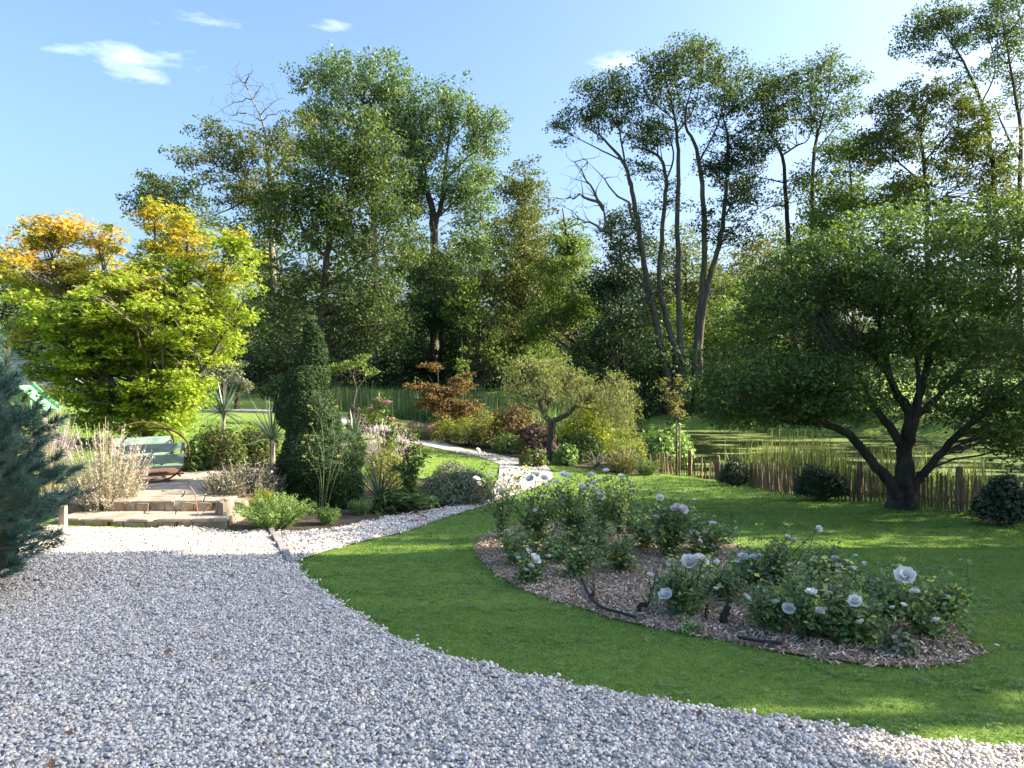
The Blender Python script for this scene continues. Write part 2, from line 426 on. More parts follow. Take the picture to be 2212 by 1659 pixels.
# grass sheet ----------------------------------------------------------------
def grass_ground():
    m, nt, out = new_mat('lawn_ground')
    f1 = noise(nt, .55, 5, .6, stretch=(1, .45, 1)); f2 = noise(nt, 26, 6, .7)
    c = ramp(nt, f1, [(.3, (.115, .195, .038)), (.5, (.155, .235, .048)), (.7, (.22, .27, .062))])
    c = mixc(nt, .45, c, ramp(nt, f2, [(.3, (.085, .15, .03)), (.7, (.23, .30, .07))]))
    principled(nt, out, c, .85, bump(nt, f2, .6, .03), .15)
    return m
M['lawn'] = grass_ground()
def blade_mat():
    m, nt, out = new_mat('grass_blade')
    oi = N(nt, 'ShaderNodeObjectInfo')
    c = ramp(nt, attr(nt, 'r'), [(0, (.095, .205, .036)), (.6, (.150, .295, .054)), (.90, (.21, .335, .075)), (1, (.40, .35, .16))])
    c = mixc(nt, .5, c, ramp(nt, oi.outputs['Random'], [(0, (.10, .20, .035)), (.6, (.15, .28, .05)), (1, (.23, .32, .07))]))
    ge = N(nt, 'ShaderNodeNewGeometry'); ns = N(nt, 'ShaderNodeTexNoise'); ns.inputs['Scale'].default_value = 1.7; ns.inputs['Detail'].default_value = 5
    mp = N(nt, 'ShaderNodeMapping'); mp.inputs['Scale'].default_value = (.45, 1.2, 1); nt.links.new(ge.outputs['Position'], mp.inputs['Vector']); nt.links.new(mp.outputs['Vector'], ns.inputs['Vector'])
    c = mixc(nt, 1.0, c, ramp(nt, ns.outputs['Fac'], [(.32, (.62, .74, .60)), (.5, (1, 1, 1)), (.68, (1.28, 1.12, 1.1))]), 'MULTIPLY')
    p = principled(nt, None, c, .55, None, .25)
    t = N(nt, 'ShaderNodeBsdfTranslucent'); nt.links.new(mixc(nt, 1.0, c, (1.2, 1.3, .5), 'MULTIPLY'), t.inputs['Color'])
    mx = N(nt, 'ShaderNodeMixShader'); mx.inputs[0].default_value = .45
    nt.links.new(p.outputs[0], mx.inputs[1]); nt.links.new(t.outputs[0], mx.inputs[2]); nt.links.new(mx.outputs[0], out.inputs['Surface'])
    return m
M['blade'] = blade_mat()
def gravel_ground():
    m, nt, out = new_mat('gravel_ground')
    tc = N(nt, 'ShaderNodeTexCoord')
    v = N(nt, 'ShaderNodeTexVoronoi'); v.inputs['Scale'].default_value = 42
    nt.links.new(tc.outputs['Object'], v.inputs['Vector'])
    c = ramp(nt, v.outputs['Distance'], [(0, (.42, .41, .39)), (.45, (.33, .32, .31)), (.8, (.10, .095, .09))])
    bw = N(nt, 'ShaderNodeRGBToBW'); nt.links.new(v.outputs['Color'], bw.inputs[0])
    c = mixc(nt, .6, c, ramp(nt, bw.outputs[0], [(.1, (.20, .19, .19)), (.5, (.42, .40, .37)), (.9, (.62, .60, .56))]))
    mth = N(nt, 'ShaderNodeMath', operation='SUBTRACT'); mth.inputs[0].default_value = 1
    nt.links.new(v.outputs['Distance'], mth.inputs[1])
    principled(nt, out, c, .85, bump(nt, mth.outputs[0], .8, .02), .2)
    return m
M['gravel'] = gravel_ground()
def pebble_mat():
    m, nt, out = new_mat('pebble')
    c = ramp(nt, attr(nt, 'r'), [(0, (.27, .235, .20)), (.12, (.46, .415, .36)), (.45, (.63, .575, .50)), (.75, (.72, .665, .59)), (.93, (.82, .775, .70)), (.98, (.50, .36, .24)), (1, (.28, .15, .10))])
    f = noise(nt, 60, 3)
    c = mixc(nt, .25, c, ramp(nt, f, [(.3, (.38, .34, .29)), (.7, (.74, .68, .60))]))
    principled(nt, out, c, .75, None, .3)
    return m
M['pebble'] = pebble_mat()
def chip_mat():
    m, nt, out = new_mat('wood_chip')
    c = ramp(nt, attr(nt, 'r'), [(0, (.14, .10, .065)), (.4, (.40, .30, .205)), (.8, (.60, .48, .35)), (1, (.74, .63, .49))])
    principled(nt, out, c, .9, None, .15)
    return m
M['chip'] = chip_mat()
M['mulch'] = plain('mulch_ground', (.10, .07, .045), (.36, .26, .17), 28, .95, 1.0, .03)
def pond_mat():
    m, nt, out = new_mat('pond_water')
    f = noise(nt, .55, 6, .6, stretch=(.6, 1.6, 1)); f2 = noise(nt, 9, 5, .7)
    w = principled(nt, None, (.010, .014, .008), .06, bump(nt, noise(nt, 2.5, 3), .04, .02), .5)
    d = principled(nt, None, ramp(nt, f2, [(.3, (.075, .12, .025)), (.7, (.16, .21, .05))]), .8, bump(nt, f2, .3, .01), .2)
    mx = N(nt, 'ShaderNodeMixShader')
    a = N(nt, 'ShaderNodeMath', operation='MULTIPLY_ADD'); a.inputs[1].default_value = .25; nt.links.new(f2, a.inputs[0]); nt.links.new(f, a.inputs[2])
    nt.links.new(ramp(nt, a.outputs[0], [(.62, (0, 0, 0)), (.71, (1, 1, 1))]), mx.inputs[0])
    nt.links.new(w.outputs[0], mx.inputs[1]); nt.links.new(d.outputs[0], mx.inputs[2]); nt.links.new(mx.outputs[0], out.inputs['Surface'])
    return m
M['pond'] = pond_mat()

# ------------------------------------------------------------------ the ground
def axis(a, b, fine0, fine1, s0, grow):
    v = list(np.arange(fine0, fine1 + 1e-6, s0)); s = s0
    while v[-1] < b: s *= grow; v.append(v[-1] + s)
    s = s0
    while v[0] > a: s *= grow; v.insert(0, v[0] - s)
    return np.array(v)
gx = axis(-500, 500, -14, 14, .45, 1.10); gy = axis(-120, 700, 0, 32, .45, 1.10)
X, Y = np.meshgrid(gx, gy)
Z = gz(X, Y)
nx, ny = len(gx), len(gy)
ii = (np.arange(ny - 1)[:, None] * nx + np.arange(nx - 1)[None]).ravel()
mb = MB(); mb.add(np.stack([X, Y, Z], -1), np.stack([ii, ii + 1, ii + 1 + nx, ii + nx], -1))
tag(mb.build('ground', M['lawn'], smooth=True), 'green lawn and meadow sloping gently down to the pond', 'lawn', kind='structure')

H = lambda L: np.array([hit(*p)[:2] for p in L])
# drive: lower edge of the lawn, then left out of the picture
lawn_edge = [(640, 1215), (656, 1240), (690, 1270), (760, 1322), (870, 1385), (1000, 1427), (1150, 1467), (1350, 1502), (1500, 1530), (1700, 1558), (1850, 1580), (2000, 1603), (2212, 1622)]
LE = curve(H(lawn_edge), 5)
drive = np.vstack([H([(130, 1141), (300, 1144), (420, 1140), (500, 1150), (584, 1146)]), H([(606, 1182)]), LE, [(4.5, 3.5), (6, 2.8), (6, -3), (-9, -3), (-9, 10.6)]])
tag(sheet('gravel_drive', drive, .3, .012, M['gravel']), 'pale grey pebble gravel drive in front of the lawn', 'gravel drive', kind='structure')
path_r = H([(640, 1214), (700, 1194), (800, 1167), (875, 1150), (960, 1120), (1068, 1087), (1140, 1060), (1192, 1036), (1186, 1012), (1170, 1002)])
path_l = [(-.1, 25.0), (-1.6, 26.6), (-3.6, 30.2), (-6.5, 34.0), (-10, 37.0), (-14, 38.6), (-20, 39.5), (-20, 36.6), (-14, 36.0), (-10.3, 34.6), (-7.2, 32.0), (-4.4, 28.0)]
path_l2 = H([(1046, 990), (1080, 1004), (1076, 1040), (1040, 1085), (960, 1097), (900, 1110), (820, 1122), (740, 1138), (660, 1150), (588, 1150)])
path = np.vstack([curve(path_r, 3), np.array(path_l), path_l2, H([(609, 1182)])])
tag(sheet('garden_path', path, .3, .014, M['gravel']), 'narrow gravel path curving between lawn and flower borders', 'gravel path', kind='structure')

bed_px = [(1030, 1185), (1045, 1218), (1085, 1252), (1150, 1285), (1250, 1314), (1330, 1340), (1440, 1364), (1560, 1386), (1660, 1408), (1780, 1427), (1900, 1442), (2040, 1440), (2105, 1424),
          (2095, 1395), (2010, 1330), (1880, 1270), (1740, 1222), (1600, 1185), (1450, 1150), (1300, 1130), (1160, 1130), (1065, 1152)]
BED = smooth_poly(H(bed_px), 4)
tag(sheet('rose_bed', BED, .15, .012, M['mulch'], .006), 'oval rose bed covered in brown wood chip mulch', 'flower bed', kind='structure')
# planted borders: dark soil
border_l = np.vstack([H([(500, 1152), (584, 1150), (660, 1152), (740, 1140), (820, 1124), (900, 1112), (960, 1099), (1040, 1087), (1070, 1046), (1050, 1036), (960, 1044), (900, 1034)]), [(-3.5, 15.4), (-5.2, 17.2), (-7.6, 17.5), (-6.0, 15.4), (-4.4, 15.2), (-4.2, 11.4)]])
tag(sheet('border_soil', border_l, .3, .018, M['soil']), 'dark soil of the planted border beside the terrace', 'soil', kind='structure')
border_r = np.array([(-3.5, 30.6), (-1.5, 27.0), (.0, 25.4), (1.2, 24.4), (2.2, 22.8), (3.2, 21.7), (4.2, 21.4), (4.3, 24), (4, 27), (2, 31), (-1, 34), (-4, 35)])
tag(sheet('far_border_soil', border_r, .5, .02, M['soil']), 'dark soil of the border beyond the path', 'soil', kind='structure')
mb = MB(); pp = POND
v, e, f, *_ = delaunay_2d_cdt([Vector(p) for p in smooth_poly(POND, 4) * 1.0], [(i, (i + 1) % (4 * len(POND))) for i in range(4 * len(POND))], [], 1, 1e-5)
v = np.array([tuple(p) for p in v]); cen = v.mean(0); v = cen + (v - cen) * 1.01
mb.add(np.c_[v, np.full(len(v), WATER_Z)], [list(q) for q in f])
tag(mb.build('pond_water', M['pond']), 'dark pond water patched with bright green duckweed', 'pond', kind='structure')

# ------------------------------------------------------------------ scatter by geometry nodes (stuff only)
def scatter(name, pts, rot, scl, variants, label, cat):
    me = bpy.data.meshes.new(name)
    me.vertices.add(len(pts)); me.vertices.foreach_set('co', np.asarray(pts, np.float32).ravel())
    a = me.attributes.new('rot', 'FLOAT_VECTOR', 'POINT'); a.data.foreach_set('vector', np.asarray(rot, np.float32).ravel())
    a = me.attributes.new('scl', 'FLOAT', 'POINT'); a.data.foreach_set('value', np.asarray(scl, np.float32))
    a = me.attributes.new('pick', 'INT', 'POINT'); a.data.foreach_set('value', rng.integers(0, len(variants), len(pts)).astype(np.int32))
    c = bpy.data.collections.new(name + '_pieces')
    for i, vm in enumerate(variants):
        c.objects.link(bpy.data.objects.new('%s_piece_%02d' % (name, i), vm))
    o = link(name, me)
    ng = bpy.data.node_groups.new(name, 'GeometryNodeTree')
    ng.interface.new_socket('Geometry', in_out='INPUT', socket_type='NodeSocketGeometry')
    ng.interface.new_socket('Geometry', in_out='OUTPUT', socket_type='NodeSocketGeometry')
    n = ng.nodes; gi, go = n.new('NodeGroupInput'), n.new('NodeGroupOutput')
    ci = n.new('GeometryNodeCollectionInfo'); ci.inputs['Collection'].default_value = c
    ci.inputs['Separate Children'].default_value = True; ci.inputs['Reset Children'].default_value = True
    ip = n.new('GeometryNodeInstanceOnPoints'); ip.inputs['Pick Instance'].default_value = True
    def na(nm, t):
        q = n.new('GeometryNodeInputNamedAttribute'); q.data_type = t; q.inputs['Name'].default_value = nm
        return q.outputs['Attribute']
    L = ng.links
    e2r = n.new('FunctionNodeEulerToRotation')
    L.new(na('rot', 'FLOAT_VECTOR'), e2r.inputs[0]); L.new(e2r.outputs[0], ip.inputs['Rotation'])
    L.new(na('scl', 'FLOAT'), ip.inputs['Scale']); L.new(na('pick', 'INT'), ip.inputs['Instance Index'])
    L.new(gi.outputs[0], ip.inputs['Points']); L.new(ci.outputs[0], ip.inputs['Instance']); L.new(ip.outputs[0], go.inputs[0])
    md = o.modifiers.new('scatter', 'NODES'); md.node_group = ng
    return tag(o, label, cat, kind='stuff')

def jitter_grid(x0, x1, y0, y1, s):
    a, b = np.meshgrid(np.arange(x0, x1, s), np.arange(y0, y1, s))
    P = np.stack([a.ravel(), b.ravel()], -1)
    return P + rng.uniform(-.5, .5, P.shape) * s
def in_view(P, m=1.6):
    return (np.abs(P[:, 0]) < (P[:, 1] * 1106 / F + m)) & (P[:, 1] > 3.0)

ICO = None
def ico():
    global ICO
    if ICO is None:
        import bmesh
        b = bmesh.new(); bmesh.ops.create_icosphere(b, subdivisions=2, radius=1)
        ICO = (np.array([v.co[:] for v in b.verts]), np.array([[v.index for v in f.verts] for f in b.faces])); b.free()
    return ICO
def pebble_clump(n, R, size):
    V0, F0 = ico(); mb = MB()
    for k in range(n):
        a, q = rng.uniform(0, 6.28), R * math.sqrt(rng.uniform())
        s = size * rng.choice([.55, .8, 1.0, 1.2, 1.55], p=[.2, .28, .27, .17, .08]) * rng.uniform(.85, 1.15) * np.array([1, rng.uniform(.6, .85), rng.uniform(.4, .6)])
        V = V0 * s * (1 + .10 * np.sin(V0 @ rng.normal(0, 2.2, 3) + rng.uniform(0, 6))[:, None])
        Rm = np.array(Euler((rng.normal(0, .35), rng.normal(0, .35), rng.uniform(0, 6.28))).to_matrix())
        mb.add(V @ Rm.T + (q * math.cos(a), q * math.sin(a), rng.uniform(-.004, .016)), F0, r=rng.uniform() ** 1.0)
    return mb.mesh('pebbles', M['pebble'], True)
peb_v = [pebble_clump(31, .064, .0092) for _ in range(14)]
peb_f = [pebble_clump(26, .10, .0145) for _ in range(8)]
P = np.vstack([jitter_grid(-7, 5, 3.0, 7.0, .075), ])
P = P[(poly_sd(P, drive) > .03) & in_view(P)]
P2 = jitter_grid(-9, 1, 7.0, 11.6, .095); P2 = P2[(poly_sd(P2, drive) > .04) & in_view(P2)]
P = np.vstack([P, P2]); z = gz(P[:, 0], P[:, 1]) + .014
E = lambda n: np.c_[rng.normal(0, .05, n), rng.normal(0, .05, n), rng.uniform(0, 6.28, n)]
scatter('drive_pebbles', np.c_[P, z], E(len(P)), rng.uniform(.85, 1.2, len(P)) * np.where(P[:, 1] > 7, 1.2, 1), peb_v, 'loose rounded pale grey pebbles covering the drive', 'pebbles')
P = jitter_grid(-5, 2.5, 8.5, 26, .13); P = P[(poly_sd(P, path) > .06) & in_view(P)]
scatter('path_pebbles', np.c_[P, gz(P[:, 0], P[:, 1]) + .016], E(len(P)), rng.uniform(.85, 1.2, len(P)), peb_f, 'loose pale pebbles covering the curving garden path', 'pebbles')
one = [pebble_clump(2, .05, .012) for _ in range(6)]


def grass_clump(n, R, h, w):
    mb = MB()
    a = rng.uniform(0, 6.28, n); q = R * np.sqrt(rng.uniform(0, 1, n))
    B = np.stack([q * np.cos(a), q * np.sin(a), np.full(n, -.008)], -1)
    hh = h * rng.uniform(.5, 1.2, n); la = rng.uniform(0, 6.28, n); lean = rng.uniform(.3, 1.5, n) * hh
    D = np.stack([np.cos(la), np.sin(la), 0 * la], -1); S = np.stack([-np.sin(la), np.cos(la), 0 * la], -1) * w
    up = np.array([0, 0, 1.])
    V = np.stack([B - S, B + S, B + D * lean[:, None] * .35 + up * hh[:, None] * .6 + S * .8, B + D * lean[:, None] * .35 + up * hh[:, None] * .6 - S * .8, B + D * lean[:, None] + up * hh[:, None] * .95], 1)
    i = np.arange(n)[:, None] * 5
    mb.add(V, i + np.array([[0, 1, 2, 3]]), r=np.repeat(rng.uniform(0, 1, n), 5))
    mb.F.append(i + np.array([[3, 2, 4]])); mb.M.append(np.zeros(n, int))
    return mb.mesh('grass', M['blade'])
gr_n = [grass_clump(20, .045, .022, .0022) for _ in range(8)]
gr_f = [grass_clump(34, .12, .028, .0045) for _ in range(6)]
not_lawn = [drive, path, BED, border_l, border_r]
def lawn_pts(P, m):
    ok = in_view(P)
    for q in not_lawn: ok &= poly_sd(P, q) < -m
    ok &= poly_sd(P, POND) < -1.2
    return P[ok]
A1 = lawn_pts(jitter_grid(-3, 6.2, 3.2, 6.4, .042), .015)
A2 = lawn_pts(jitter_grid(-3.2, 8.2, 6.4, 9.5, .062), .02)
def edge_pts(C, step, closed=False):
    C = np.vstack([C, C[:1]]) if closed else C
    L = np.r_[0, np.cumsum(np.hypot(*np.diff(C, axis=0).T))]; t = np.arange(0, L[-1], step)
    return np.stack([np.interp(t, L, C[:, 0]), np.interp(t, L, C[:, 1])], -1) + rng.normal(0, .016, (len(t), 2))
A3 = np.vstack([edge_pts(LE, .022), edge_pts(curve(path_r, 3), .05), edge_pts(BED, .03, True)])
A3 = A3[in_view(A3) & (rng.uniform(size=len(A3)) < .8)]
P = np.vstack([A1, A2, A3])
s = rng.uniform(.75, 1.2, len(P)) * np.where(P[:, 1] > 6.4, 1.25, 1)
s[len(A1) + len(A2):] *= rng.uniform(.8, 1.7, len(A3))
scatter('lawn_grass', np.c_[P, gz(P[:, 0], P[:, 1])], E(len(P)), s, gr_n, 'short mown grass of the lawn round the rose bed', 'grass')
B1 = lawn_pts(jitter_grid(-3.5, 11, 9.4, 15, .13), .04)
B2 = lawn_pts(jitter_grid(-14, 9, 15, 30, .24), .1)
P = np.vstack([B1, B2]); s = rng.uniform(.8, 1.2, len(P)) * np.where(P[:, 1] > 15, 1.5, 1)
scatter('far_lawn_grass', np.c_[P, gz(P[:, 0], P[:, 1])], E(len(P)), s, gr_f, 'short mown grass of the lawn beside path and fence', 'grass')
print('grass', len(A1), len(A2), len(B1), len(B2))

def clover(n):
    mb = MB()
    for k in range(n):
        a, q = rng.uniform(0, 6.28), .06 * math.sqrt(rng.uniform()); c = np.array([q * math.cos(a), q * math.sin(a), rng.uniform(.014, .026)])
        b0 = rng.uniform(0, 6.28)
        for j in range(3):
            e = b0 + j * 2.094; w = .007; d_ = np.array([math.cos(e), math.sin(e), .1]); s_ = np.array([-math.sin(e), math.cos(e), 0]) * w
            mb.add([c, c + d_ * .009 - s_, c + d_ * .015, c + d_ * .009 + s_], [[0, 1, 2, 3]], r=rng.uniform())
    return mb.mesh('clover', M['clover'])
M['clover'] = leaf_mat('clover_leaf', [(0, (.09, .17, .035)), (.6, (.15, .25, .06)), (1, (.24, .34, .12))], trans=.3)
cl = [clover(12) for _ in range(5)]
P = lawn_pts(rng.uniform((-3, 3.4), (4.6, 8.5), (5200, 2)), .06)
P = P[:420]
scatter('lawn_clover', np.c_[P, gz(P[:, 0], P[:, 1])], E(len(P)), rng.uniform(.5, 1.0, len(P)), cl, 'patches of clover growing through the lawn', 'clover')
print('clover', len(P))

P = edge_pts(LE, .16) + rng.normal(0, .04, (len(edge_pts(LE, .16)), 2)); P = P[in_view(P)]
scatter('stray_pebbles', np.c_[P, gz(P[:, 0], P[:, 1]) + .008], E(len(P)), rng.uniform(.6, 1.1, len(P)), one, 'stray pebbles lying along the lawn edge', 'pebbles')

def chip_clump(n, R):
    mb = MB()
    for k in range(n):
        a, q = rng.uniform(0, 6.28), R * math.sqrt(rng.uniform())
        L = rng.uniform(.015, .05)
        mb.box((q * math.cos(a), q * math.sin(a), rng.uniform(0, .02)), (L, rng.uniform(.004, .011), rng.uniform(.002, .005)), Euler((rng.normal(0, .4), rng.normal(0, .4), rng.uniform(0, 6.28))).to_matrix(), r=rng.uniform(), jit=.0015)
    return mb.mesh('chips', M['chip'])
ch = [chip_clump(20, .09) for _ in range(10)]
P = jitter_grid(-2, 6, 4, 11, .085); P = P[poly_sd(P, BED) > .01]
scatter('bark_mulch', np.c_[P, gz(P[:, 0], P[:, 1]) + .014], E(len(P)), rng.uniform(.7, 1.3, len(P)), ch, 'brown wood chip mulch strewn over the rose bed', 'mulch')
# ------------------------------------------------------------------ foliage tools
RH = (np.array([(-.5, 0, 0), (-.05, .30, .07), (.5, 0, -.03), (-.05, -.30, .07)]), np.array([[0, 1, 2], [0, 2, 3]]))
NARROW = (np.array([(-.5, 0, 0), (-.05, .13, .03), (.5, 0, -.06), (-.05, -.13, .03)]), np.array([[0, 1, 2], [0, 2, 3]]))
def _star(angs, lens, w):
    V, Fc = [(-.12, 0, 0)], []
    for a, l in zip(angs, lens):
        a = math.radians(a); c, s = math.cos(a), math.sin(a); k = len(V)
        V += [(l * .45 * c - w * s, l * .45 * s + w * c, .03), (l * c, l * s, -.07), (l * .45 * c + w * s, l * .45 * s - w * c, .03)]
        Fc.append([0, k, k + 1, k + 2])
    return np.array(V), np.array(Fc)
STAR = _star((-52, 0, 52), (.50, .62, .50), .13)
SPRAY = (np.vstack([RH[0] * (.62, .75, 1) + o for o in ((.22, 0, .02), (-.12, .24, 0), (-.15, -.24, .04))]), np.vstack([RH[1] + 4 * k for k in range(3)]))

def leaf_set(mb, P, size, tpl=RH, up=.55, out=None, mat=0, r=None, c=0.0, t=None):
    """one small leaf shape on each point; n leans up (and outwards)"""
    P = np.asarray(P, float); n = len(P)
    if not n: return
    nv = rng.normal(0, 1, (n, 3)); nv[:, 2] += up * 2
    if out is not None: nv += out
    nv = nrm(nv)
    tv = rng.normal(0, 1, (n, 3)) if t is None else t + rng.normal(0, .25, (n, 3))
    tv = nrm(tv - (tv * nv).sum(-1, keepdims=True) * nv)
    bv = np.cross(nv, tv)
    T, Fc = tpl
    s = size * rng.uniform(.65, 1.35, n)
    V = P[:, None] + s[:, None, None] * (T[None, :, 0, None] * tv[:, None] + T[None, :, 1, None] * bv[:, None] + T[None, :, 2, None] * nv[:, None])
    k = len(T)
    FF = (Fc[None] + (np.arange(n) * k)[:, None, None]).reshape(-1, Fc.shape[1])
    rr = rng.uniform(0, 1, n) if r is None else r
    mb.add(V, FF, mat, np.repeat(rr, k), np.repeat(np.broadcast_to(c, (n,)), k))

def sph(n, shell=2.2):
    return nrm(rng.normal(0, 1, (n, 3))) * (rng.uniform(0, 1, n) ** (1 / shell))[:, None]

def bend(a, b, sag, n=6):
    """a crooked twig from a to b"""
    t = np.linspace(0, 1, n)[:, None]; L = np.linalg.norm(b - a)
    p = a + (b - a) * t + rng.normal(0, .045 * L, (n, 3)) * np.sin(t * math.pi)
    p[:, 2] += sag * L * np.sin(t[:, 0] * math.pi)
    return p

def masses_px(L, d, ry, jit=0.0):
    """(vx, vy, rx, ry in picture units[, weight]) -> centres and radii in metres"""
    out = []
    for q in L:
        dd = d + (q[5] if len(q) > 5 else rng.uniform(-jit, jit))
        out.append((px(q[0], q[1], dd), np.array([q[2] / F * dd, min(ry, 1.6 * q[2] / F * dd), q[3] / F * dd]), q[4] if len(q) > 4 else 1.0))
    return out

def limb_px(L, d):
    """(vx, vy, radius in metres[, depth offset]) -> polyline and radii"""
    P = np.array([px(q[0], q[1], d + (q[3] if len(q) > 3 else 0)) for q in L]); R = np.array([q[2] for q in L])
    t = np.linspace(0, len(P) - 1, (len(P) - 1) * 5 + 1)
    C = curve(P, 5)
    C[1:-1] += rng.normal(0, 1, (len(C) - 2, 3)) * (.12 * np.interp(t, range(len(P)), R))[1:-1, None]
    return C, np.interp(t, range(len(P)), R)

def tree(name, label, limbs, masses, leaf, leafmat, barkmat, nblob, nleaf, blob_r, tpl=RH, flat=.75, twigs=4, up=.5, group=None, cfun=None, bare=None, droop=0.0, cat='tree', shell=2.2, rmul=1.0, extra=None, thin=1.0, dens=1.0, pick=1.25):
    nleaf = int(nleaf * dens); nblob = int(nblob * dens ** .5)
    """limbs: [(polyline, radii)], masses: [(centre, radii, weight)] filled with leafy tufts on their own branches"""
    base = limbs[0][0][0].copy()
    T = Thing(name, label, cat, base, group)
    tr, br, cr = MB(), MB(), MB()
    limbs = [(P, R * thin) for P, R in limbs]
    for P, R in limbs:
        tr.tube(P, R, 9 if R[0] > .1 else 6)
    LP = np.vstack([p for p, _ in limbs]); LR = np.concatenate([q for _, q in limbs])
    vol = np.array([m[1].prod() ** .75 * m[2] for m in masses]); cnt = np.maximum(1, np.round(nblob * vol / vol.sum())).astype(int)
    blobs = []
    for (c, rad, w), k in zip(masses, cnt):
        u = sph(k, 3.4)
        blobs += [(c + q * rad, c, rad) for q in u]
    per = max(4, nleaf // max(1, len(blobs)))
    for b, mc, rad in blobs:
        rb = blob_r * rng.uniform(.6, 1.4)
        dd = np.linalg.norm(LP - b, axis=1) + np.where(LP[:, 2] > b[2] + .3 * rb, 3.0 * (LP[:, 2] - b[2]), 0)
        cand = np.where(dd < dd.min() * pick + .25 * (pick - 1) * 4)[0]; k = int(cand[rng.integers(0, len(cand))]); a = LP[k]
        r0 = min(LR[k] * .55, .018 * np.linalg.norm(b - a) + .004) * rmul
        q = bend(a, b, .08 - droop, 6)
        br.tube(q, np.linspace(r0, r0 * .35, 6), 3 if leaf > .12 else 4, cap=False)
        tips = b + sph(twigs, 6) * rb * (1, 1, flat)
        tips[:, 2] -= droop * rb
        for t in tips[:2 if (r0 < .012 or leaf > .12) else 4]:
            br.tube(bend(q[4], t, .05, 3), np.linspace(r0 * .45, r0 * .12, 3), 3, cap=False)
        n = int(per * (rb / blob_r) ** 2 * rng.uniform(.7, 1.3))
        u = sph(n, shell); Pl = b + u * rb * (1, 1, flat)
        # half of the leaves gather round the twig tips
        h = n // 2
        if twigs:
            Pl[:h] = tips[rng.integers(0, twigs, h)] + rng.normal(0, .20 * rb, (h, 3)) * (1, 1, flat)
        cc = cfun(Pl, b, mc, rad) if cfun else 0.0
        leaf_set(cr, Pl, leaf, tpl, up, u * .8, c=cc)
    if bare:
        for P, R in bare:
            if R[0] > .03:
                A = np.vstack([LP] + [q for q, w in bare if w[0] > .03 and q is not P]); P = P.copy(); P[0] = A[np.argmin(np.linalg.norm(A - P[0], axis=1))]
            br.tube(P, R, 5, cap=False)
    if extra: extra(tr, br, cr)
    T.part(tr, 'trunk', barkmat, True); T.part(br, 'limbs', M['twig'], True)
    T.part(cr, 'crown', leafmat)
    return T

def trunk_to_ground(pts, d):
    """pull the first point of a limb down to the ground"""
    P = px(pts[0][0], pts[0][1], d); g = gz(P[0], P[1])
    vy = HOR + (CAM_H - (g - .15)) / d * F
    if vy > pts[0][1]: pts = [(pts[0][0], vy, pts[0][2] * 1.25)] + list(pts)
    return limb_px(pts, d)

# ------------------------------------------------------------------ tall trees beyond the garden
def bare_px(L, dd, r0=.05):
    out = []
    for a, b in L:
        A, B = px(*a, dd), px(*b, dd + rng.uniform(-.8, .8))
        q = bend(A, B, .06, 8); out.append((q, np.linspace(r0, .01, 8)))
        for k in range(5):
            s = q[rng.integers(2, 8)]; e = s + np.array([rng.normal(-.35, .5), rng.normal(0, .4), rng.normal(.2, .45)])
            out.append((bend(s, e, .05, 4), np.linspace(r0 * .35, .006, 4)))
            for j in range(2):
                e2 = e + rng.normal(0, .35, 3); out.append((bend(e, e2, .05, 3), np.linspace(.012, .005, 3)))
    return out
d = 46.0
tree('alder_tree', 'broad dark olive alder with one leaning bare trunk, behind the clipped yew cone',
     [trunk_to_ground([(686, 790, .30), (697, 660, .28), (706, 560, .25), (716, 490, .22), (736, 460, .17), (756, 415, .12), (765, 350, .07)], d), limb_px([(716, 488, .14), (708, 465, .12), (700, 420, .08), (690, 360, .05)], d),
      limb_px([(706, 560, .10), (660, 500, .08), (630, 430, .05)], d), limb_px([(700, 620, .10), (790, 560, .08), (850, 520, .04)], d)],
     masses_px([(770, 330, 95, 85, 1.1), (700, 370, 90, 90, 1.), (820, 430, 70, 90), (760, 480, 100, 80), (650, 460, 80, 80), (840, 580, 70, 90), (760, 640, 70, 90, .8), (640, 590, 70, 90, .7), (830, 700, 70, 70, .8), (620, 700, 70, 80, .8), (720, 730, 60, 50, .6)], d, 3.6, .8),
     .20, M['alder'], M['bark_grey'], 210, 26000, .95, dens=1.4, thin=.8)
d = 52.0
tree('alder_tree', 'sparse alder with long level limbs and a dead bare top above the maple',
     [trunk_to_ground([(597, 800, .33), (592, 640, .30), (586, 520, .27), (584, 430, .22), (578, 330, .15), (566, 260, .08), (545, 215, .05), (522, 160, .015)], d), limb_px([(584, 430, .13), (545, 405, .11), (505, 375, .08), (440, 345, .04)], d),
      limb_px([(586, 460, .12), (540, 430, .10), (500, 450, .07), (450, 470, .03)], d), limb_px([(584, 400, .12), (620, 330, .09), (650, 280, .04)], d), limb_px([(590, 560, .1), (540, 560, .08), (520, 500, .04)], d)],
     masses_px([(470, 300, 50, 34, .9), (440, 350, 55, 26, .8), (520, 330, 60, 45, .9), (590, 330, 60, 60, 1.), (520, 430, 70, 45, .8), (460, 400, 45, 24, .5), (600, 430, 70, 60, 1.2), (550, 530, 50, 60, .9), (590, 640, 60, 80, 1.), (530, 690, 30, 60, .8), (650, 270, 30, 30, .5)], d, 3.0, 1.),
     .19, M['alder_warm'], M['bark_pale'], 200, 15000, .85, flat=.5, dens=1.4, thin=.75,
     bare=bare_px([((566, 262), (530, 245)), ((560, 250), (600, 215)), ((545, 215), (500, 225)), ((545, 215), (570, 180)), ((535, 190), (510, 165)), ((530, 178), (548, 150)), ((566, 262), (620, 235)), ((578, 300), (500, 260)), ((530, 245), (495, 250))], d, .045))
d = 56.0
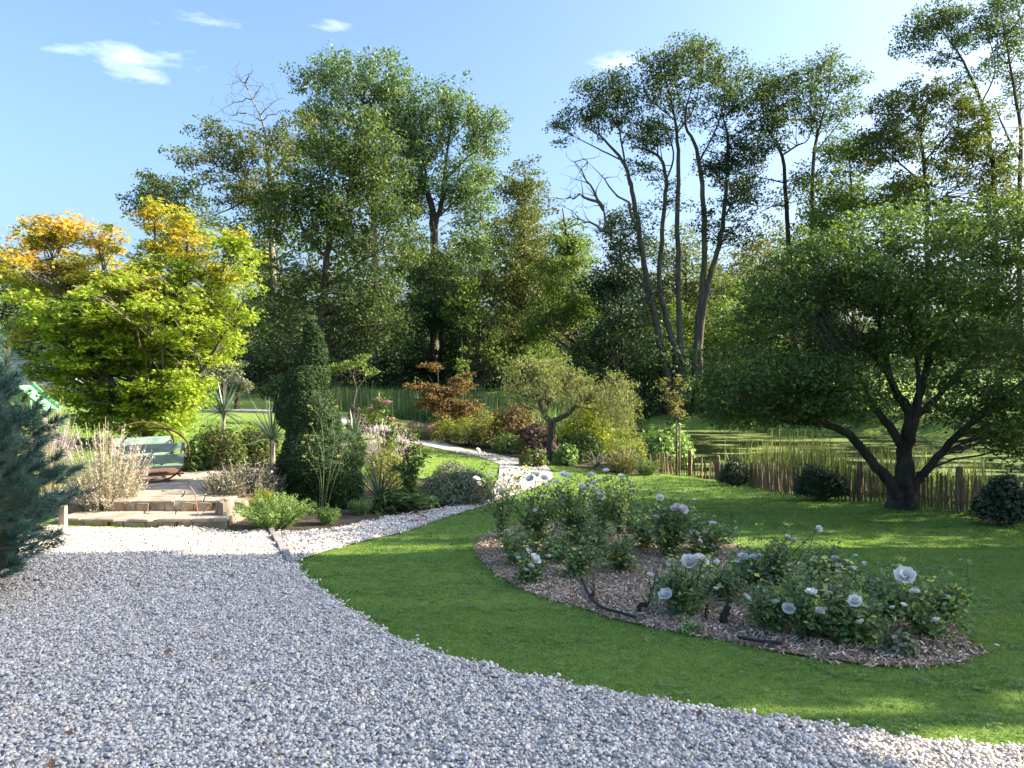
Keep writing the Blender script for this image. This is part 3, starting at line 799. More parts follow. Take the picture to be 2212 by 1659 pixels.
tree('alder_tree', 'low airy alder with thin crown standing behind the orange maple top',
     [trunk_to_ground([(420, 800, .22), (405, 640, .2), (385, 520, .15), (365, 430, .08), (350, 390, .03)], d), limb_px([(390, 540, .1), (340, 480, .06), (300, 450, .03)], d)],
     masses_px([(340, 400, 50, 32), (310, 440, 38, 30), (380, 420, 55, 40), (350, 470, 50, 35), (430, 470, 40, 45), (400, 540, 50, 60)], d, 3.0, 1.), .2, M['alder'], M['bark_dark'], 90, 8500, .85, flat=.55)
d = 64.0
tree('poplar_tree', 'tallest pale green poplar with a rounded top rising behind the dark alder',
     [trunk_to_ground([(815, 800, .42), (812, 600, .38), (806, 420, .3), (795, 280, .18), (780, 190, .08)], d), limb_px([(806, 420, .2), (840, 300, .14), (862, 210, .06)], d), limb_px([(808, 460, .18), (740, 330, .12), (690, 240, .05)], d), limb_px([(800, 330, .13), (760, 250, .08), (730, 180, .04)], d)],
     masses_px([(745, 165, 52, 45), (690, 205, 55, 50), (800, 170, 55, 48), (850, 165, 52, 48), (868, 215, 45, 45), (780, 240, 80, 55), (680, 270, 45, 45), (850, 290, 55, 55), (740, 320, 80, 50), (880, 370, 45, 60, 1.1), (865, 430, 45, 60, 1), (890, 300, 40, 40), (700, 160, 22, 16, .6), (848, 128, 24, 16, .7), (738, 128, 16, 16, .7)], d, 4.5, 1.2),
     .22, M['poplar'], M['bark_pale'], 190, 21000, 1.05, up=.2, dens=1.4, thin=.8)
tree('poplar_tree', 'pale poplar with a forked bare grey trunk and wide open crown over the conical tree',
     [trunk_to_ground([(936, 800, .5), (937, 600, .46), (938, 500, .42), (928, 430, .33), (908, 370, .22), (890, 310, .1)], d), limb_px([(938, 505, .30), (956, 420, .24), (964, 340, .15), (975, 270, .06)], d), limb_px([(960, 390, .15), (1010, 340, .1), (1060, 300, .04)], d), limb_px([(945, 470, .12), (1000, 420, .09), (1050, 390, .03)], d), limb_px([(930, 440, .14), (915, 330, .1), (925, 240, .05)], d)],
     masses_px([(950, 215, 45, 38), (1000, 235, 40, 42), (915, 240, 40, 50), (1045, 285, 42, 42), (985, 290, 55, 45), (930, 320, 50, 50), (1060, 330, 32, 22), (1030, 370, 50, 35, 1), (975, 380, 50, 45, 1), (890, 340, 36, 60, 1), (1060, 385, 28, 16, .7), (1005, 435, 45, 45, .9), (885, 420, 36, 50, 1), (1005, 190, 14, 14, .5), (895, 430, 25, 40, .6)], d, 4.5, 1.2),
     .22, M['poplar'], M['bark_grey'], 160, 16000, 1.0, up=.2, dens=1.4, thin=.8)
d = 54.0
tree('birch_tree', 'tall narrow cone shaped olive green tree in the middle of the wood edge',
     [trunk_to_ground([(1128, 800, .26), (1130, 640, .22), (1132, 500, .14), (1134, 345, .03)], d)],
     masses_px([(1135, 370, 26, 40), (1125, 430, 45, 50), (1150, 440, 40, 50), (1120, 520, 65, 60), (1160, 540, 50, 60), (1105, 620, 75, 70), (1165, 640, 60, 70), (1110, 720, 85, 60), (1190, 740, 50, 50)], d, 3.4, .6), .19, M['alder_warm'], M['bark_grey'], 170, 21000, .85, dens=1.4)
tree('poplar_tree', 'slim pale poplar showing between the forked poplar and the conical tree',
     [trunk_to_ground([(1035, 800, .2), (1036, 600, .16), (1040, 400, .04)], d + 8)],
     masses_px([(1040, 420, 30, 40), (1030, 490, 45, 50), (1060, 540, 45, 50), (1000, 560, 45, 50), (990, 640, 60, 60)], d + 8, 3, .6), .22, M['poplar'], M['bark_grey'], 70, 9000, .95)
d = 48.0
tree('birch_tree', 'light airy tree with drooping twigs between the cone tree and the pond alders',
     [trunk_to_ground([(1250, 800, .18), (1240, 650, .15), (1225, 520, .09), (1215, 450, .03)], d), limb_px([(1240, 660, .08), (1200, 600, .05), (1180, 560, .03)], d)],
     masses_px([(1215, 500, 30, 45), (1240, 560, 45, 45), (1195, 590, 40, 45), (1250, 650, 50, 55), (1190, 690, 50, 50), (1270, 740, 45, 45)], d, 3, .6), .18, M['fresh'], M['bark_grey'], 110, 11000, .75, dens=1.5)

# alders standing beyond the pond ------------------------------------------------
d = 42.0
def alder(label, limbs, masses, n, nl, leafm='alder', dd=d, br=.72, bare=None, bk='bark_grey', leaf=.145):
    L = [trunk_to_ground(limbs[0], dd)] + [limb_px(q, dd) for q in limbs[1:]]
    return tree('alder_tree', label, L, masses_px(masses, dd, 2.2, .6), leaf, M[leafm], M[bk], n, nl, br, flat=.55, bare=bare, group='tall alders round the pond', thin=.6, dens=1.2)
alder('alder leaning over with dead bare branches on its outer side, beyond the pond',
      [[(1440, 815, .36), (1404, 635, .28), (1380, 496, .24), (1365, 412, .2), (1345, 347, .15), (1295, 293, .09), (1255, 270, .04)], [(1360, 400, .12), (1345, 320, .09), (1330, 240, .05), (1325, 180, .02)], [(1345, 347, .08), (1290, 320, .06), (1230, 290, .03)]],
      [(1225, 265, 32, 30), (1270, 220, 40, 40), (1320, 190, 40, 45), (1300, 260, 45, 32), (1345, 260, 30, 45, .8), (1215, 300, 24, 14, .5), (1390, 470, 40, 50, .5), (1310, 215, 40, 35)], 75, 6200,
      bare=bare_px([((1404, 635), (1310, 500)), ((1330, 520), (1265, 400)), ((1300, 450), (1240, 350)), ((1310, 500), (1240, 470)), ((1380, 500), (1270, 350)), ((1280, 430), (1215, 430))], d, .09))
alder('slender alder with a kinked stem second in the clump beyond the pond',
      [[(1467, 800, .34), (1440, 690, .26), (1424, 595, .22), (1432, 480, .2), (1439, 387, .17), (1421, 337, .13), (1378, 318, .06)], [(1437, 400, .1), (1455, 330, .08), (1430, 260, .04)]],
      [(1395, 300, 30, 26), (1425, 280, 30, 32), (1400, 360, 28, 22, .6), (1440, 440, 25, 40, .4)], 40, 3000)
alder('straight tall alder in the middle of the clump beyond the pond',
      [[(1470, 810, .36), (1469, 744, .27), (1464, 496, .22), (1466, 347, .18), (1457, 253, .12), (1440, 180, .05), (1430, 130, .02)], [(1460, 290, .09), (1500, 230, .06), (1520, 140, .03)], [(1458, 260, .07), (1400, 210, .05), (1385, 160, .02)]],
      [(1400, 165, 42, 38), (1440, 130, 45, 32), (1490, 130, 45, 35), (1420, 210, 45, 32, .8), (1470, 190, 45, 40, .8), (1370, 215, 28, 32, .7), (1520, 110, 30, 22), (1475, 440, 25, 40, .3)], 85, 6400)
alder('alder with a curved stem and a high spreading top in the clump beyond the pond',
      [[(1500, 820, .38), (1504, 744, .3), (1521, 570, .26), (1519, 422, .22), (1504, 322, .17), (1479, 258, .1), (1500, 170, .04)], [(1510, 350, .1), (1550, 270, .06), (1570, 190, .03)]],
      [(1530, 150, 40, 38), (1575, 160, 42, 40), (1560, 215, 45, 35), (1510, 240, 35, 40, .7), (1600, 210, 32, 35, .8), (1535, 330, 30, 35, .4), (1510, 500, 25, 40, .3)], 75, 5200)
alder('alder cloaked in dark dense foliage at the edge of the clump beyond the pond',
      [[(1510, 800, .36), (1519, 670, .28), (1545, 560, .24), (1563, 471, .2), (1573, 322, .15), (1560, 240, .05)], [(1563, 470, .1), (1610, 400, .07), (1650, 370, .03)]],
      [(1580, 270, 38, 45, 1.2), (1600, 350, 50, 42, 1.2), (1555, 360, 35, 45), (1590, 430, 50, 40, 1.1), (1640, 330, 35, 26), (1625, 400, 35, 22), (1550, 500, 35, 55, .7), (1600, 500, 40, 35, .7)], 85, 9000, 'holly')
alder('alder with ivy clad dark trunk and forked top beside the big fence tree',
      [[(1722, 830, .36), (1716, 700, .27), (1710, 595, .25), (1700, 471, .2), (1690, 337, .15), (1657, 278, .09), (1640, 200, .03)], [(1690, 335, .10), (1720, 315, .09), (1747, 298, .05), (1760, 230, .03)], [(1702, 445, .08), (1670, 445, .06), (1640, 460, .03)], [(1695, 395, .08), (1650, 385, .05)]],
      [(1650, 190, 42, 42), (1690, 165, 42, 38), (1655, 250, 42, 38), (1700, 230, 42, 40), (1640, 300, 32, 28, .8), (1720, 380, 30, 35, .7), (1740, 260, 30, 30, .6), (1690, 450, 34, 40, .7), (1720, 530, 34, 45, .7)], 90, 8000, bk='bark_dark')
alder('alder with open tiered boughs standing next to the ivy clad alder',
      [[(1752, 830, .3), (1752, 585, .22), (1757, 347, .16), (1775, 260, .1), (1792, 190, .04), (1795, 120, .015)], [(1760, 330, .08), (1810, 270, .05), (1840, 230, .02)]],
      [(1780, 130, 38, 26), (1820, 170, 38, 28), (1770, 190, 40, 28), (1830, 240, 35, 30), (1780, 260, 38, 32), (1800, 320, 42, 35, .8), (1755, 420, 32, 45, .7)], 70, 5500)
d = 38.0
alder('lofty slender alder with a leaning bare stem reaching highest above the fence tree',
      [[(2160, 900, .3), (2152, 600, .24), (2150, 440, .2), (2137, 296, .17), (2123, 231, .14), (2081, 134, .09), (2053, 93, .06), (2020, 40, .02)], [(2120, 225, .07), (2150, 150, .05), (2130, 60, .02)], [(2081, 134, .05), (2020, 110, .03), (1970, 105, .015)]],
      [(1980, 90, 40, 28), (2010, 45, 42, 36), (2060, 20, 42, 36), (2060, 110, 42, 30, .6), (2110, 60, 42, 42), (1970, 60, 25, 24, .7), (2100, 160, 35, 35, .5)], 85, 6500, dd=d, br=.62, leaf=.125)
alder('lofty alder with a straight pale stem beside the leaning highest alder',
      [[(2215, 900, .3), (2203, 600, .22), (2201, 417, .18), (2206, 296, .15), (2197, 231, .13), (2178, 116, .08), (2160, 20, .03)], [(2205, 350, .09), (2169, 278, .07), (2150, 230, .04)]],
      [(2160, 30, 40, 40), (2195, 80, 40, 45), (2180, 150, 42, 40, .8), (2220, 20, 40, 45), (2160, 240, 30, 40, .5), (2225, 180, 40, 50, .6)], 75, 6000, dd=d, br=.62, leaf=.125)
alder('broad topped alder with dense level boughs right behind the big fence tree',
      [[(2005, 900, .26), (2003, 600, .2), (2002, 440, .17), (1993, 338, .13), (1985, 270, .06)], [(1998, 400, .08), (1930, 340, .06), (1890, 300, .03)], [(1995, 350, .08), (2060, 280, .05), (2100, 260, .03)], [(2000, 450, .07), (2060, 410, .05), (2090, 380, .03)]],
      [(1960, 225, 60, 38, 1.2), (1905, 270, 50, 42, 1.1), (2030, 235, 60, 38, 1.1), (1880, 330, 45, 40), (1950, 310, 60, 40), (2050, 320, 60, 42), (2100, 270, 45, 42), (2110, 370, 50, 45), (2000, 400, 60, 42, .8), (2180, 380, 50, 50), (2100, 450, 70, 45, .8), (1940, 430, 60, 45, .8), (2190, 470, 60, 50, .8), (2150, 310, 40, 40, .8)], 210, 24000, 'alder_warm', dd=d, br=.62, leaf=.14)
alder('lower light green alder filling the gap behind the crown of the fence tree',
      [[(1845, 900, .2), (1842, 600, .15), (1840, 450, .1), (1835, 340, .04)], [(1840, 470, .06), (1880, 420, .04), (1920, 400, .02)]],
      [(1830, 330, 50, 42), (1800, 400, 45, 42), (1870, 400, 55, 42), (1830, 460, 65, 40), (1920, 450, 55, 40), (1780, 500, 50, 50)], 100, 11000, 'fresh', dd=40.0, br=.7, leaf=.14)
# distant round oak between trunks
d = 78.0
tree('oak_tree', 'distant round headed oak seen between the alder trunks', [trunk_to_ground([(1650, 800, .4), (1650, 650, .3), (1650, 560, .1)], d)],
     masses_px([(1650, 540, 60, 45), (1610, 570, 50, 50), (1700, 570, 50, 50), (1660, 620, 70, 60), (1740, 640, 60, 60), (1590, 650, 50, 60)], d, 6, 1), .3, M['olive'], M['bark_dark'], 60, 9000, 1.6)
# dark evergreen understorey
def bushy(name, label, d, base, masses, leafm, n, nl, leaf=.18, br=.8, cat='tree', group=None, ry=2.5, bk='bark_dark', flat=.8):
    g = gz(px(base, 800, d)[0], d); vy = HOR + (CAM_H - g + .1) / d * F
    top = min(m[1] for m in masses)
    return tree(name, label, [limb_px([(base, vy, .16), (base + 3, .5 * (vy + top), .12), (base, top + 15, .03)], d)], masses_px(masses, d, ry, .5), leaf, M[leafm], M[bk], n, nl, br, cat=cat, group=group, flat=flat, dens=1.0)
bushy('holly_tree', 'dense dark holly rising at the foot of the leaning alder beyond the pond', 44, 1340, [(1335, 500, 38, 50), (1350, 570, 55, 60), (1310, 610, 45, 60), (1370, 660, 60, 60), (1310, 720, 60, 60)], 'holly', 90, 14000)
bushy('hazel_bush', 'sunny yellow green hazel thicket behind the alder trunks', 50, 1560, [(1500, 700, 60, 60), (1580, 680, 60, 60), (1640, 720, 60, 60), (1540, 760, 70, 50), (1450, 740, 50, 50), (1680, 760, 60, 50), (1540, 600, 30, 50, .5)], 'fresh', 110, 13000, cat='bush')
bushy('hazel_tree', 'tall leafy hazel filling the space behind the alder trunks', 60, 1480, [(1440, 560, 50, 50), (1500, 590, 60, 55), (1570, 600, 60, 50), (1450, 650, 60, 60), (1540, 670, 60, 60), (1390, 640, 50, 60), (1490, 520, 26, 30, .7)], 'alder_warm', 120, 11000, .22, .95)
bushy('field_maple', 'dark leafy tree hiding the foot of the forked poplar', 57, 930, [(930, 570, 50, 45), (890, 540, 40, 50), (970, 600, 50, 50), (900, 630, 60, 60), (960, 680, 60, 50), (1010, 650, 45, 60)], 'alder', 120, 12000, .21, .9)
bushy('thorn_tree', 'low airy tree on the bank between crab apple and ivy clad alder', 45, 1690, [(1690, 640, 50, 50), (1650, 700, 50, 50), (1730, 700, 50, 50), (1690, 750, 60, 45), (1760, 620, 40, 50)], 'wood', 70, 8000, .16, .7)
bushy('elder_bush', 'dark green elder bush overhanging the pond below the alders', 43.5, 1330, [(1330, 770, 60, 50), (1280, 800, 50, 40), (1390, 790, 45, 45), (1420, 830, 40, 30)], 'wood', 60, 9000, .15, .6, 'bush')
bushy('elder_bush', 'shadowy green bush on the bank between pond and alder trunks', 44, 1600, [(1570, 800, 50, 40), (1640, 800, 60, 45), (1530, 830, 45, 30), (1700, 810, 60, 50)], 'wood', 60, 8500, .15, .6, 'bush')
bushy('laurel_bush', 'deep green laurel mass under the slim poplar at the wood edge', 55, 950, [(960, 660, 60, 60), (920, 720, 70, 60), (1010, 720, 60, 60), (880, 770, 60, 45), (960, 790, 80, 40)], 'wood', 80, 11000, .2, .9, 'bush')
bushy('sallow_bush', 'lighter green bush catching sun before the dark wood edge', 52, 1000, [(995, 610, 35, 35), (1000, 660, 45, 35), (1040, 700, 45, 40), (1090, 770, 60, 40), (1180, 780, 60, 35)], 'fresh', 50, 5500, .18, .7, 'bush')
bushy('yew_bush', 'dark bush under the left alder trunks near the far lawn', 50, 560, [(545, 760, 50, 45), (600, 770, 55, 40), (650, 780, 60, 40), (520, 720, 40, 40), (720, 780, 60, 40)], 'holly', 60, 9000, .18, .8, 'bush')
bushy('cypress_tree', 'dark conifer at the far edge of the lawn beyond the pine', 40, 15, [(10, 540, 20, 25), (0, 590, 35, 40), (15, 650, 35, 40), (-10, 700, 50, 50)], 'holly', 50, 6500, .16, .6, 'tree')
bushy('round_shrub', 'pale green rounded shrub on the far lawn left of the yew cone', 38, 510, [(510, 822, 24, 14), (510, 832, 28, 12)], 'sage', 16, 2600, .12, .35, 'shrub', ry=.6)
bushy('dark_shrub', 'dark clipped shrub beside the pale rounded shrub on the far lawn', 36, 595, [(590, 830, 30, 20), (620, 835, 26, 18), (585, 845, 30, 14)], 'wood', 20, 3200, .12, .4, 'shrub', ry=.8)
bushy('spreading_shrub', 'layered grey green shrub under the maple beside the far lawn', 34, 480, [(480, 790, 40, 14), (455, 805, 28, 14), (505, 800, 24, 12)], 'sage', 22, 2600, .1, .35, 'shrub', ry=.9, flat=.5)
# the wood behind everything: one mass
mb = MB()
for k in range(640):
    vx = rng.uniform(-250, 2500); dd = rng.uniform(68, 84)
    top = 660 if vx < 480 else (540 if vx < 1270 else 640)
    vy = rng.uniform(top, 835) if rng.uniform() < .9 else top - rng.uniform(0, 40)
    c = px(vx, vy, dd); R = rng.uniform(1.2, 2.6); n = 110
    u = sph(n, 3); leaf_set(mb, c + u * R * (1, 1, .8), .5, RH, .5, u)
tag(mb.build('distant_woodland', M['wood']), 'dark mass of distant woodland closing the view behind the trees', 'woodland', kind='stuff')

def thicket(name, label, strip, n, h, mat, leaf=.2, per=80, R=(.5, 1.1)):
    mb = MB(); P = np.array(strip, float); t = rng.uniform(0, len(P) - 1, n)
    for q in t:
        i = int(q); c = P[i] + (P[i + 1] - P[i]) * (q - i) + rng.normal(0, .9, 2)
        r = rng.uniform(*R); z = gz(*c) + rng.uniform(0, 1) ** 1.3 * h * (.6 + .4 * math.sin(c[0] * 1.3) * math.sin(c[0] * .37 + 2))
        u = sph(per, 3); leaf_set(mb, np.r_[c, z] + u * r * (1, 1, .8), leaf, RH, .5, u)
    return tag(mb.build(name, M[mat]), label, 'undergrowth', kind='stuff')
thicket('bank_undergrowth', 'dark tangled undergrowth along the far bank of the pond', [(5.5, 43.5), (9, 41.8), (14, 40.5), (19, 38.5), (24, 33), (25.5, 26), (25, 20)], 430, 4.4, 'wood', .18)
thicket('wood_edge_undergrowth', 'dark undergrowth below the trees at the far side of the reeds', [(-24, 55), (-12, 56), (0, 55.5), (8, 51)], 330, 2.6, 'holly', .24, 70, (.6, 1.3))
hx = np.linspace(-130, 130, 90); hy = np.array([84., 88, 93, 100, 112, 130])
HX, HY = np.meshgrid(hx, hy); prof = np.array([-.5, 3.5, 6.5, 8.5, 9.5, 8])[:, None]
HZ = np.where(prof < 0, prof, prof * (1 + .22 * np.sin(HX * .11) * np.sin(HX * .043 + 1) + rng.normal(0, .07, HX.shape))) + 1.0
HZ = np.where((HX > 12) & (prof > 0), HZ * .75, HZ)
mb = MB(); i_ = (np.arange(5)[:, None] * 90 + np.arange(89)[None]).ravel(); mb.add(np.stack([HX, HY, HZ], -1), np.stack([i_, i_ + 1, i_ + 91, i_ + 90], -1))
tag(mb.build('wooded_hill', plain('wooded_hill', (.012, .025, .010), (.06, .09, .03), 1.2, .95, 1.0, .5, None, .1), smooth=True), 'dark wooded rise far behind the garden trees', 'hill', kind='structure')

# ------------------------------------------------------------------ the maple
d = 20.0
def maple_c(P, b, mc, rad):
    h = (P[:, 2] - .6) / 5.2                       # the tree turns from its top and outer tips
    lx = -(P[:, 0] + 9.8) / 3.2
    f = 1.5 * (h - .60) + .30 * lx + .28 * math.sin(b[0] * 2.7 + b[2] * 3.9) + .25 * math.sin(b[1] * 4 + b[2]) + rng.normal(0, .13, len(P))
    return np.clip(f + .07, 0, 1)
mg = hit(300, 958)
bx = px(318, 955, d); bx[2] = gz(bx[0], bx[1]) - .05
def stem(L): return limb_px([(318, HOR + (CAM_H - bx[2]) / d * F, L[0][2])] + L[0:], d)
tree('maple_tree', 'large spreading maple turning orange and yellow over lime green behind the rocking seat',
     [stem([(318, 900, .13), (325, 830, .11), (330, 700, .08), (335, 560, .04), (335, 470, .015)]), stem([(305, 910, .11), (250, 840, .08), (190, 720, .06), (130, 600, .04), (95, 500, .015)]),
      stem([(330, 900, .10), (370, 840, .08), (420, 740, .06), (470, 630, .04), (495, 530, .012)]), stem([(320, 900, .09), (290, 800, .07), (240, 660, .05), (215, 540, .015)]), stem([(335, 905, .09), (390, 860, .06), (450, 780, .045), (530, 640, .012)]),
      stem([(322, 880, .08), (360, 760, .06), (400, 620, .04), (405, 490, .012)])],
     masses_px([(332, 470, 16, 42, 4), (345, 520, 40, 40), (400, 488, 22, 30, 3), (420, 540, 45, 40), (95, 500, 40, 36, 1.8), (150, 495, 30, 34, 2), (70, 530, 30, 26, 1.5), (215, 520, 45, 30), (240, 512, 16, 30, 2.5), (545, 620, 14, 26, 2), (535, 690, 18, 22, 2), (500, 505, 18, 42, 3.5), (525, 560, 26, 35),
                (60, 580, 45, 35), (120, 590, 75, 55), (220, 600, 75, 55), (320, 600, 80, 55), (420, 610, 80, 55), (505, 620, 45, 45), (70, 670, 55, 45), (170, 690, 90, 50), (290, 690, 90, 55), (400, 700, 80, 50), (490, 690, 55, 45), (110, 740, 80, 40, 1), (230, 760, 80, 40, 1.2), (330, 760, 80, 45, 1.2), (300, 650, 120, 60, 1, -1.2),
                (430, 770, 60, 40), (480, 740, 40, 30, 1.5), (190, 795, 55, 22, 2.5), (170, 850, 45, 26, 2.5), (250, 850, 60, 30, 2), (340, 830, 70, 40, 1.2), (350, 885, 65, 36, 2.2), (395, 865, 42, 30, 2), (230, 895, 55, 25, 2.5), (300, 905, 60, 20, 2.5), (420, 830, 40, 30, 1.8), (110, 800, 50, 22, 2), (370, 915, 40, 16, 2.5)], d, 1.9, 1.0),
     .132, M['maple'], M['bark_grey'], 820, 60000, .38, tpl=STAR, flat=.42, twigs=3, up=1.1, cfun=maple_c, droop=.02, shell=2.6)

# ------------------------------------------------------------------ the tree by the fence
bt = hit(1950, 1098); d = float(bt[1])
L0 = lambda L: limb_px(L, d)
tree('crab_apple_tree', 'wide many stemmed crab apple growing on the lawn edge against the paling fence',
     [L0([(1952, 1104, .34), (1953, 1075, .24), (1956, 1030, .17), (1955, 962, .145), (1966, 905, .12), (1952, 869, .1), (1923, 820, .07), (1900, 700, .03)]),
      L0([(1945, 1085, .16), (1930, 1055, .13), (1884, 997, .1), (1834, 940, .085), (1781, 915, .07), (1710, 912, .045, -.5), (1620, 880, .02, -1)]),
      L0([(1953, 970, .1), (1920, 919, .085), (1891, 883, .07), (1850, 800, .05, .6), (1780, 690, .03, 1)]),
      L0([(1962, 1070, .13), (1980, 1040, .10), (2001, 1015, .085), (2065, 944, .07, -.3), (2150, 870, .045, -.8), (2240, 800, .02, -1)]),
      L0([(1966, 905, .09), (1990, 840, .075), (2010, 760, .06), (2060, 640, .035, .4), (2090, 540, .02, .6)]), L0([(1966, 915, .08), (2040, 840, .06, .8), (2130, 740, .04, 1.2), (2200, 640, .02, 1.4)]),
      L0([(1940, 1060, .09), (1945, 1000, .08), (1975, 930, .06, -.4), (1985, 820, .045, -.5), (1960, 650, .02, -.6)]), L0([(1955, 875, .06), (1880, 760, .045, -.4), (1800, 760, .03, -.6)])],
     masses_px([(1620, 700, 60, 60), (1700, 610, 75, 70), (1690, 690, 80, 60, .8), (1570, 850, 45, 40, 1), (1600, 790, 65, 55), (1790, 560, 80, 70), (1880, 520, 85, 65), (1985, 500, 75, 55), (2090, 500, 70, 50), (2190, 510, 80, 60), (1900, 455, 22, 18, .8), (2000, 440, 26, 20, .8), (2110, 440, 30, 18, .8), (1830, 495, 24, 22, .8), (2190, 445, 30, 20, .8), (1745, 535, 28, 22, .8), (1800, 650, 90, 60), (1920, 610, 90, 60), (2030, 600, 90, 65), (2150, 610, 90, 65),
                (1700, 780, 90, 60), (1820, 760, 90, 55), (1950, 720, 90, 55, .8), (2080, 740, 90, 60), (2200, 740, 80, 70), (1630, 890, 60, 28), (1720, 860, 80, 45), (1830, 860, 80, 40, .8), (2080, 850, 80, 50), (2180, 880, 70, 60), (2235, 940, 50, 40, .6), (1590, 900, 40, 20, .8), (1900, 840, 60, 40, .5), (1650, 880, 70, 36, 1.2, -.8), (1740, 880, 70, 40, 1.2, -.7), (1700, 820, 80, 50, 1, -.9), (1800, 820, 80, 45, 1, -.9), (1880, 600, 80, 60, 1, -1.0), (1990, 680, 80, 55, .8, -1.0), (2190, 955, 60, 36, 1, -.3), (2110, 915, 50, 24, 1, -.3), (1560, 880, 36, 26, 1, -.6)], d, 1.9, 1.2),
     .068, M['apple'], M['bark_dark'], 800, 82000, .36, flat=.55, up=.7, twigs=3, thin=.85, rmul=.6, pick=1.08)
# ------------------------------------------------------------------ garden plants
def ribbons(mb, base, tip, w, lift=.15, segs=4, mat=0, r=None, taper=True, c=0.0):
    """many flat blades from base to tip (n,3), arching by lift"""
    n = len(base); t = np.linspace(0, 1, segs + 1)
    ax = tip - base; L = np.linalg.norm(ax, axis=1)
    C = base[:, None] + ax[:, None] * t[None, :, None]
    C[:, :, 2] += (lift * L)[:, None] * np.sin(t * math.pi)[None]
    S = nrm(np.cross(ax, rng.normal(0, 1, (n, 3)) + (0, 0, .2)))
    ww = np.broadcast_to(w, (n,))[:, None] * (np.clip(1.15 - t ** 2.2 * 1.12, .03, 1) if taper else np.ones_like(t))[None]
    A = C - S[:, None] * ww[..., None]; B = C + S[:, None] * ww[..., None]
    V = np.stack([A, B], 2).reshape(n, -1, 3)
    k = (segs + 1) * 2
    f = np.array([[2 * i, 2 * i + 1, 2 * i + 3, 2 * i + 2] for i in range(segs)])
    rr = rng.uniform(0, 1, n) if r is None else r
    mb.add(V, (f[None] + (np.arange(n) * k)[:, None, None]).reshape(-1, 4), mat, np.repeat(rr, k), c)
    return C

def shrub(name, label, vx, vyb, w, h, mat, n, leaf, tpl=RH, cat='shrub', group=None, up=.6, lumps=7, dep=1.0, flat_base=.1, base=None, twigm='twig', extra=None, d=None):
    """a mounded plant whose foot is seen at (vx, vyb)"""
    b = hit(vx, vyb) if base is None else np.array(base, float)
    if d is not None: b = gp((vx - 1106) / F * d, d)
    rx = w / 2 / F * b[1]; ry = rx * dep; hh = h / F * b[1]
    b = b + (0, ry * .8, 0) if d is None else b; b[2] = gz(b[0], b[1])
    if d is not None: hh = max(.15, CAM_H - (vyb - h - HOR) / F * b[1] - b[2])
    T = Thing(name, label, cat, b, group)
    st, lf = MB(), MB()
    u = sph(n, 9); u[:, 2] = np.abs(u[:, 2]); u[:, 2] = np.maximum(u[:, 2], rng.uniform(0, .25, n))
    lc = nrm(rng.normal(0, 1, (lumps, 3)) * (1, 1, .6) + (0, 0, .5)); lc[:, 2] = abs(lc[:, 2])
    near = (nrm(u)[:, None] * lc[None]).sum(-1).max(1)
    k = (.70 + .42 * np.clip((near - .55) / .45, 0, 1)) * rng.uniform(.80, 1.06, n)
    P = b + u * k[:, None] * (rx, ry, hh * .92) + (0, 0, flat_base * hh)
    leaf_set(lf, P, leaf, tpl, up, u * 1.2)
    for q in P[rng.integers(0, n, 26)]:
        s = b + (q - b) * (.12, .12, 0) - (0, 0, .02)
        st.tube(bend(s, q, .1, 5), np.linspace(.012, .004, 5) * max(1, rx * 1.3), 4, cap=False)
    ex = extra(T, b, rx, ry, hh) if extra else None
    T.part(st, 'stems', M[twigm]); T.part(lf, 'foliage', M[mat])
    return T

def stem_plant(name, label, vx, vyb, w, h, n, mat_stem, mat_leaf, nl, leaf, tpl=NARROW, flower=None, nf=0, fsize=.03, fspan=.25, cat='plant', spread=1.0, thick=.004, lift=.04, low=.1, group=None, d=None, foot=.35, hvar=.3, flen=None, dep=1.0):
    """upright stems fanning from a foot, leaves along them and flower spikes at the tips"""
    b = hit(vx, vyb)
    if d is not None: b = gp((vx - 1106) / F * d, d)
    rx = w / 2 / F * b[1]; hh = h / F * b[1]
    b = b + (0, rx * .5, 0) if d is None else b; b[2] = gz(b[0], b[1])
    if d is not None: hh = max(.15, CAM_H - (vyb - h - HOR) / F * b[1] - b[2])
    T = Thing(name, label, cat, b, group)
    a = rng.uniform(0, 6.28, n); q = np.sqrt(rng.uniform(0, 1, n))
    foot_p = b + np.stack([rx * foot * q * np.cos(a), rx * foot * dep * q * np.sin(a), 0 * a - .02], -1)
    tip = b + np.stack([rx * spread * q * np.cos(a), rx * dep * spread * q * np.sin(a), hh * (1 - hvar * rng.uniform(0, 1, n)) * (1 - .35 * q ** 2)], -1)
    st = MB(); C = ribbons(st, foot_p, tip, thick, lift, 5, taper=False)
    T.part(st, 'stems', M[mat_stem])
    def along(k, lo, hi):
        i = rng.integers(0, n, k); t = rng.uniform(lo, hi, k) * 5
        j = np.minimum(t.astype(int), 4); f = (t - j)[:, None]
        return C[i, j] * (1 - f) + C[i, j + 1] * f, nrm(C[i, j + 1] - C[i, j])
    if nl:
        lf = MB(); P, t = along(nl, low, 1 - fspan * .6)
        P = P + rng.normal(0, leaf * .45, P.shape)
        leaf_set(lf, P, leaf, tpl, .5, t=t + rng.normal(0, .6, P.shape)); T.part(lf, 'leaves', M[mat_leaf])
    if nf:
        fl = MB(); P, t = along(nf, 1 - fspan, 1.0)
        leaf_set(fl, P + rng.normal(0, fsize * .35, P.shape), fsize, RH, .4); T.part(fl, 'flowers', M[flower])
    return T

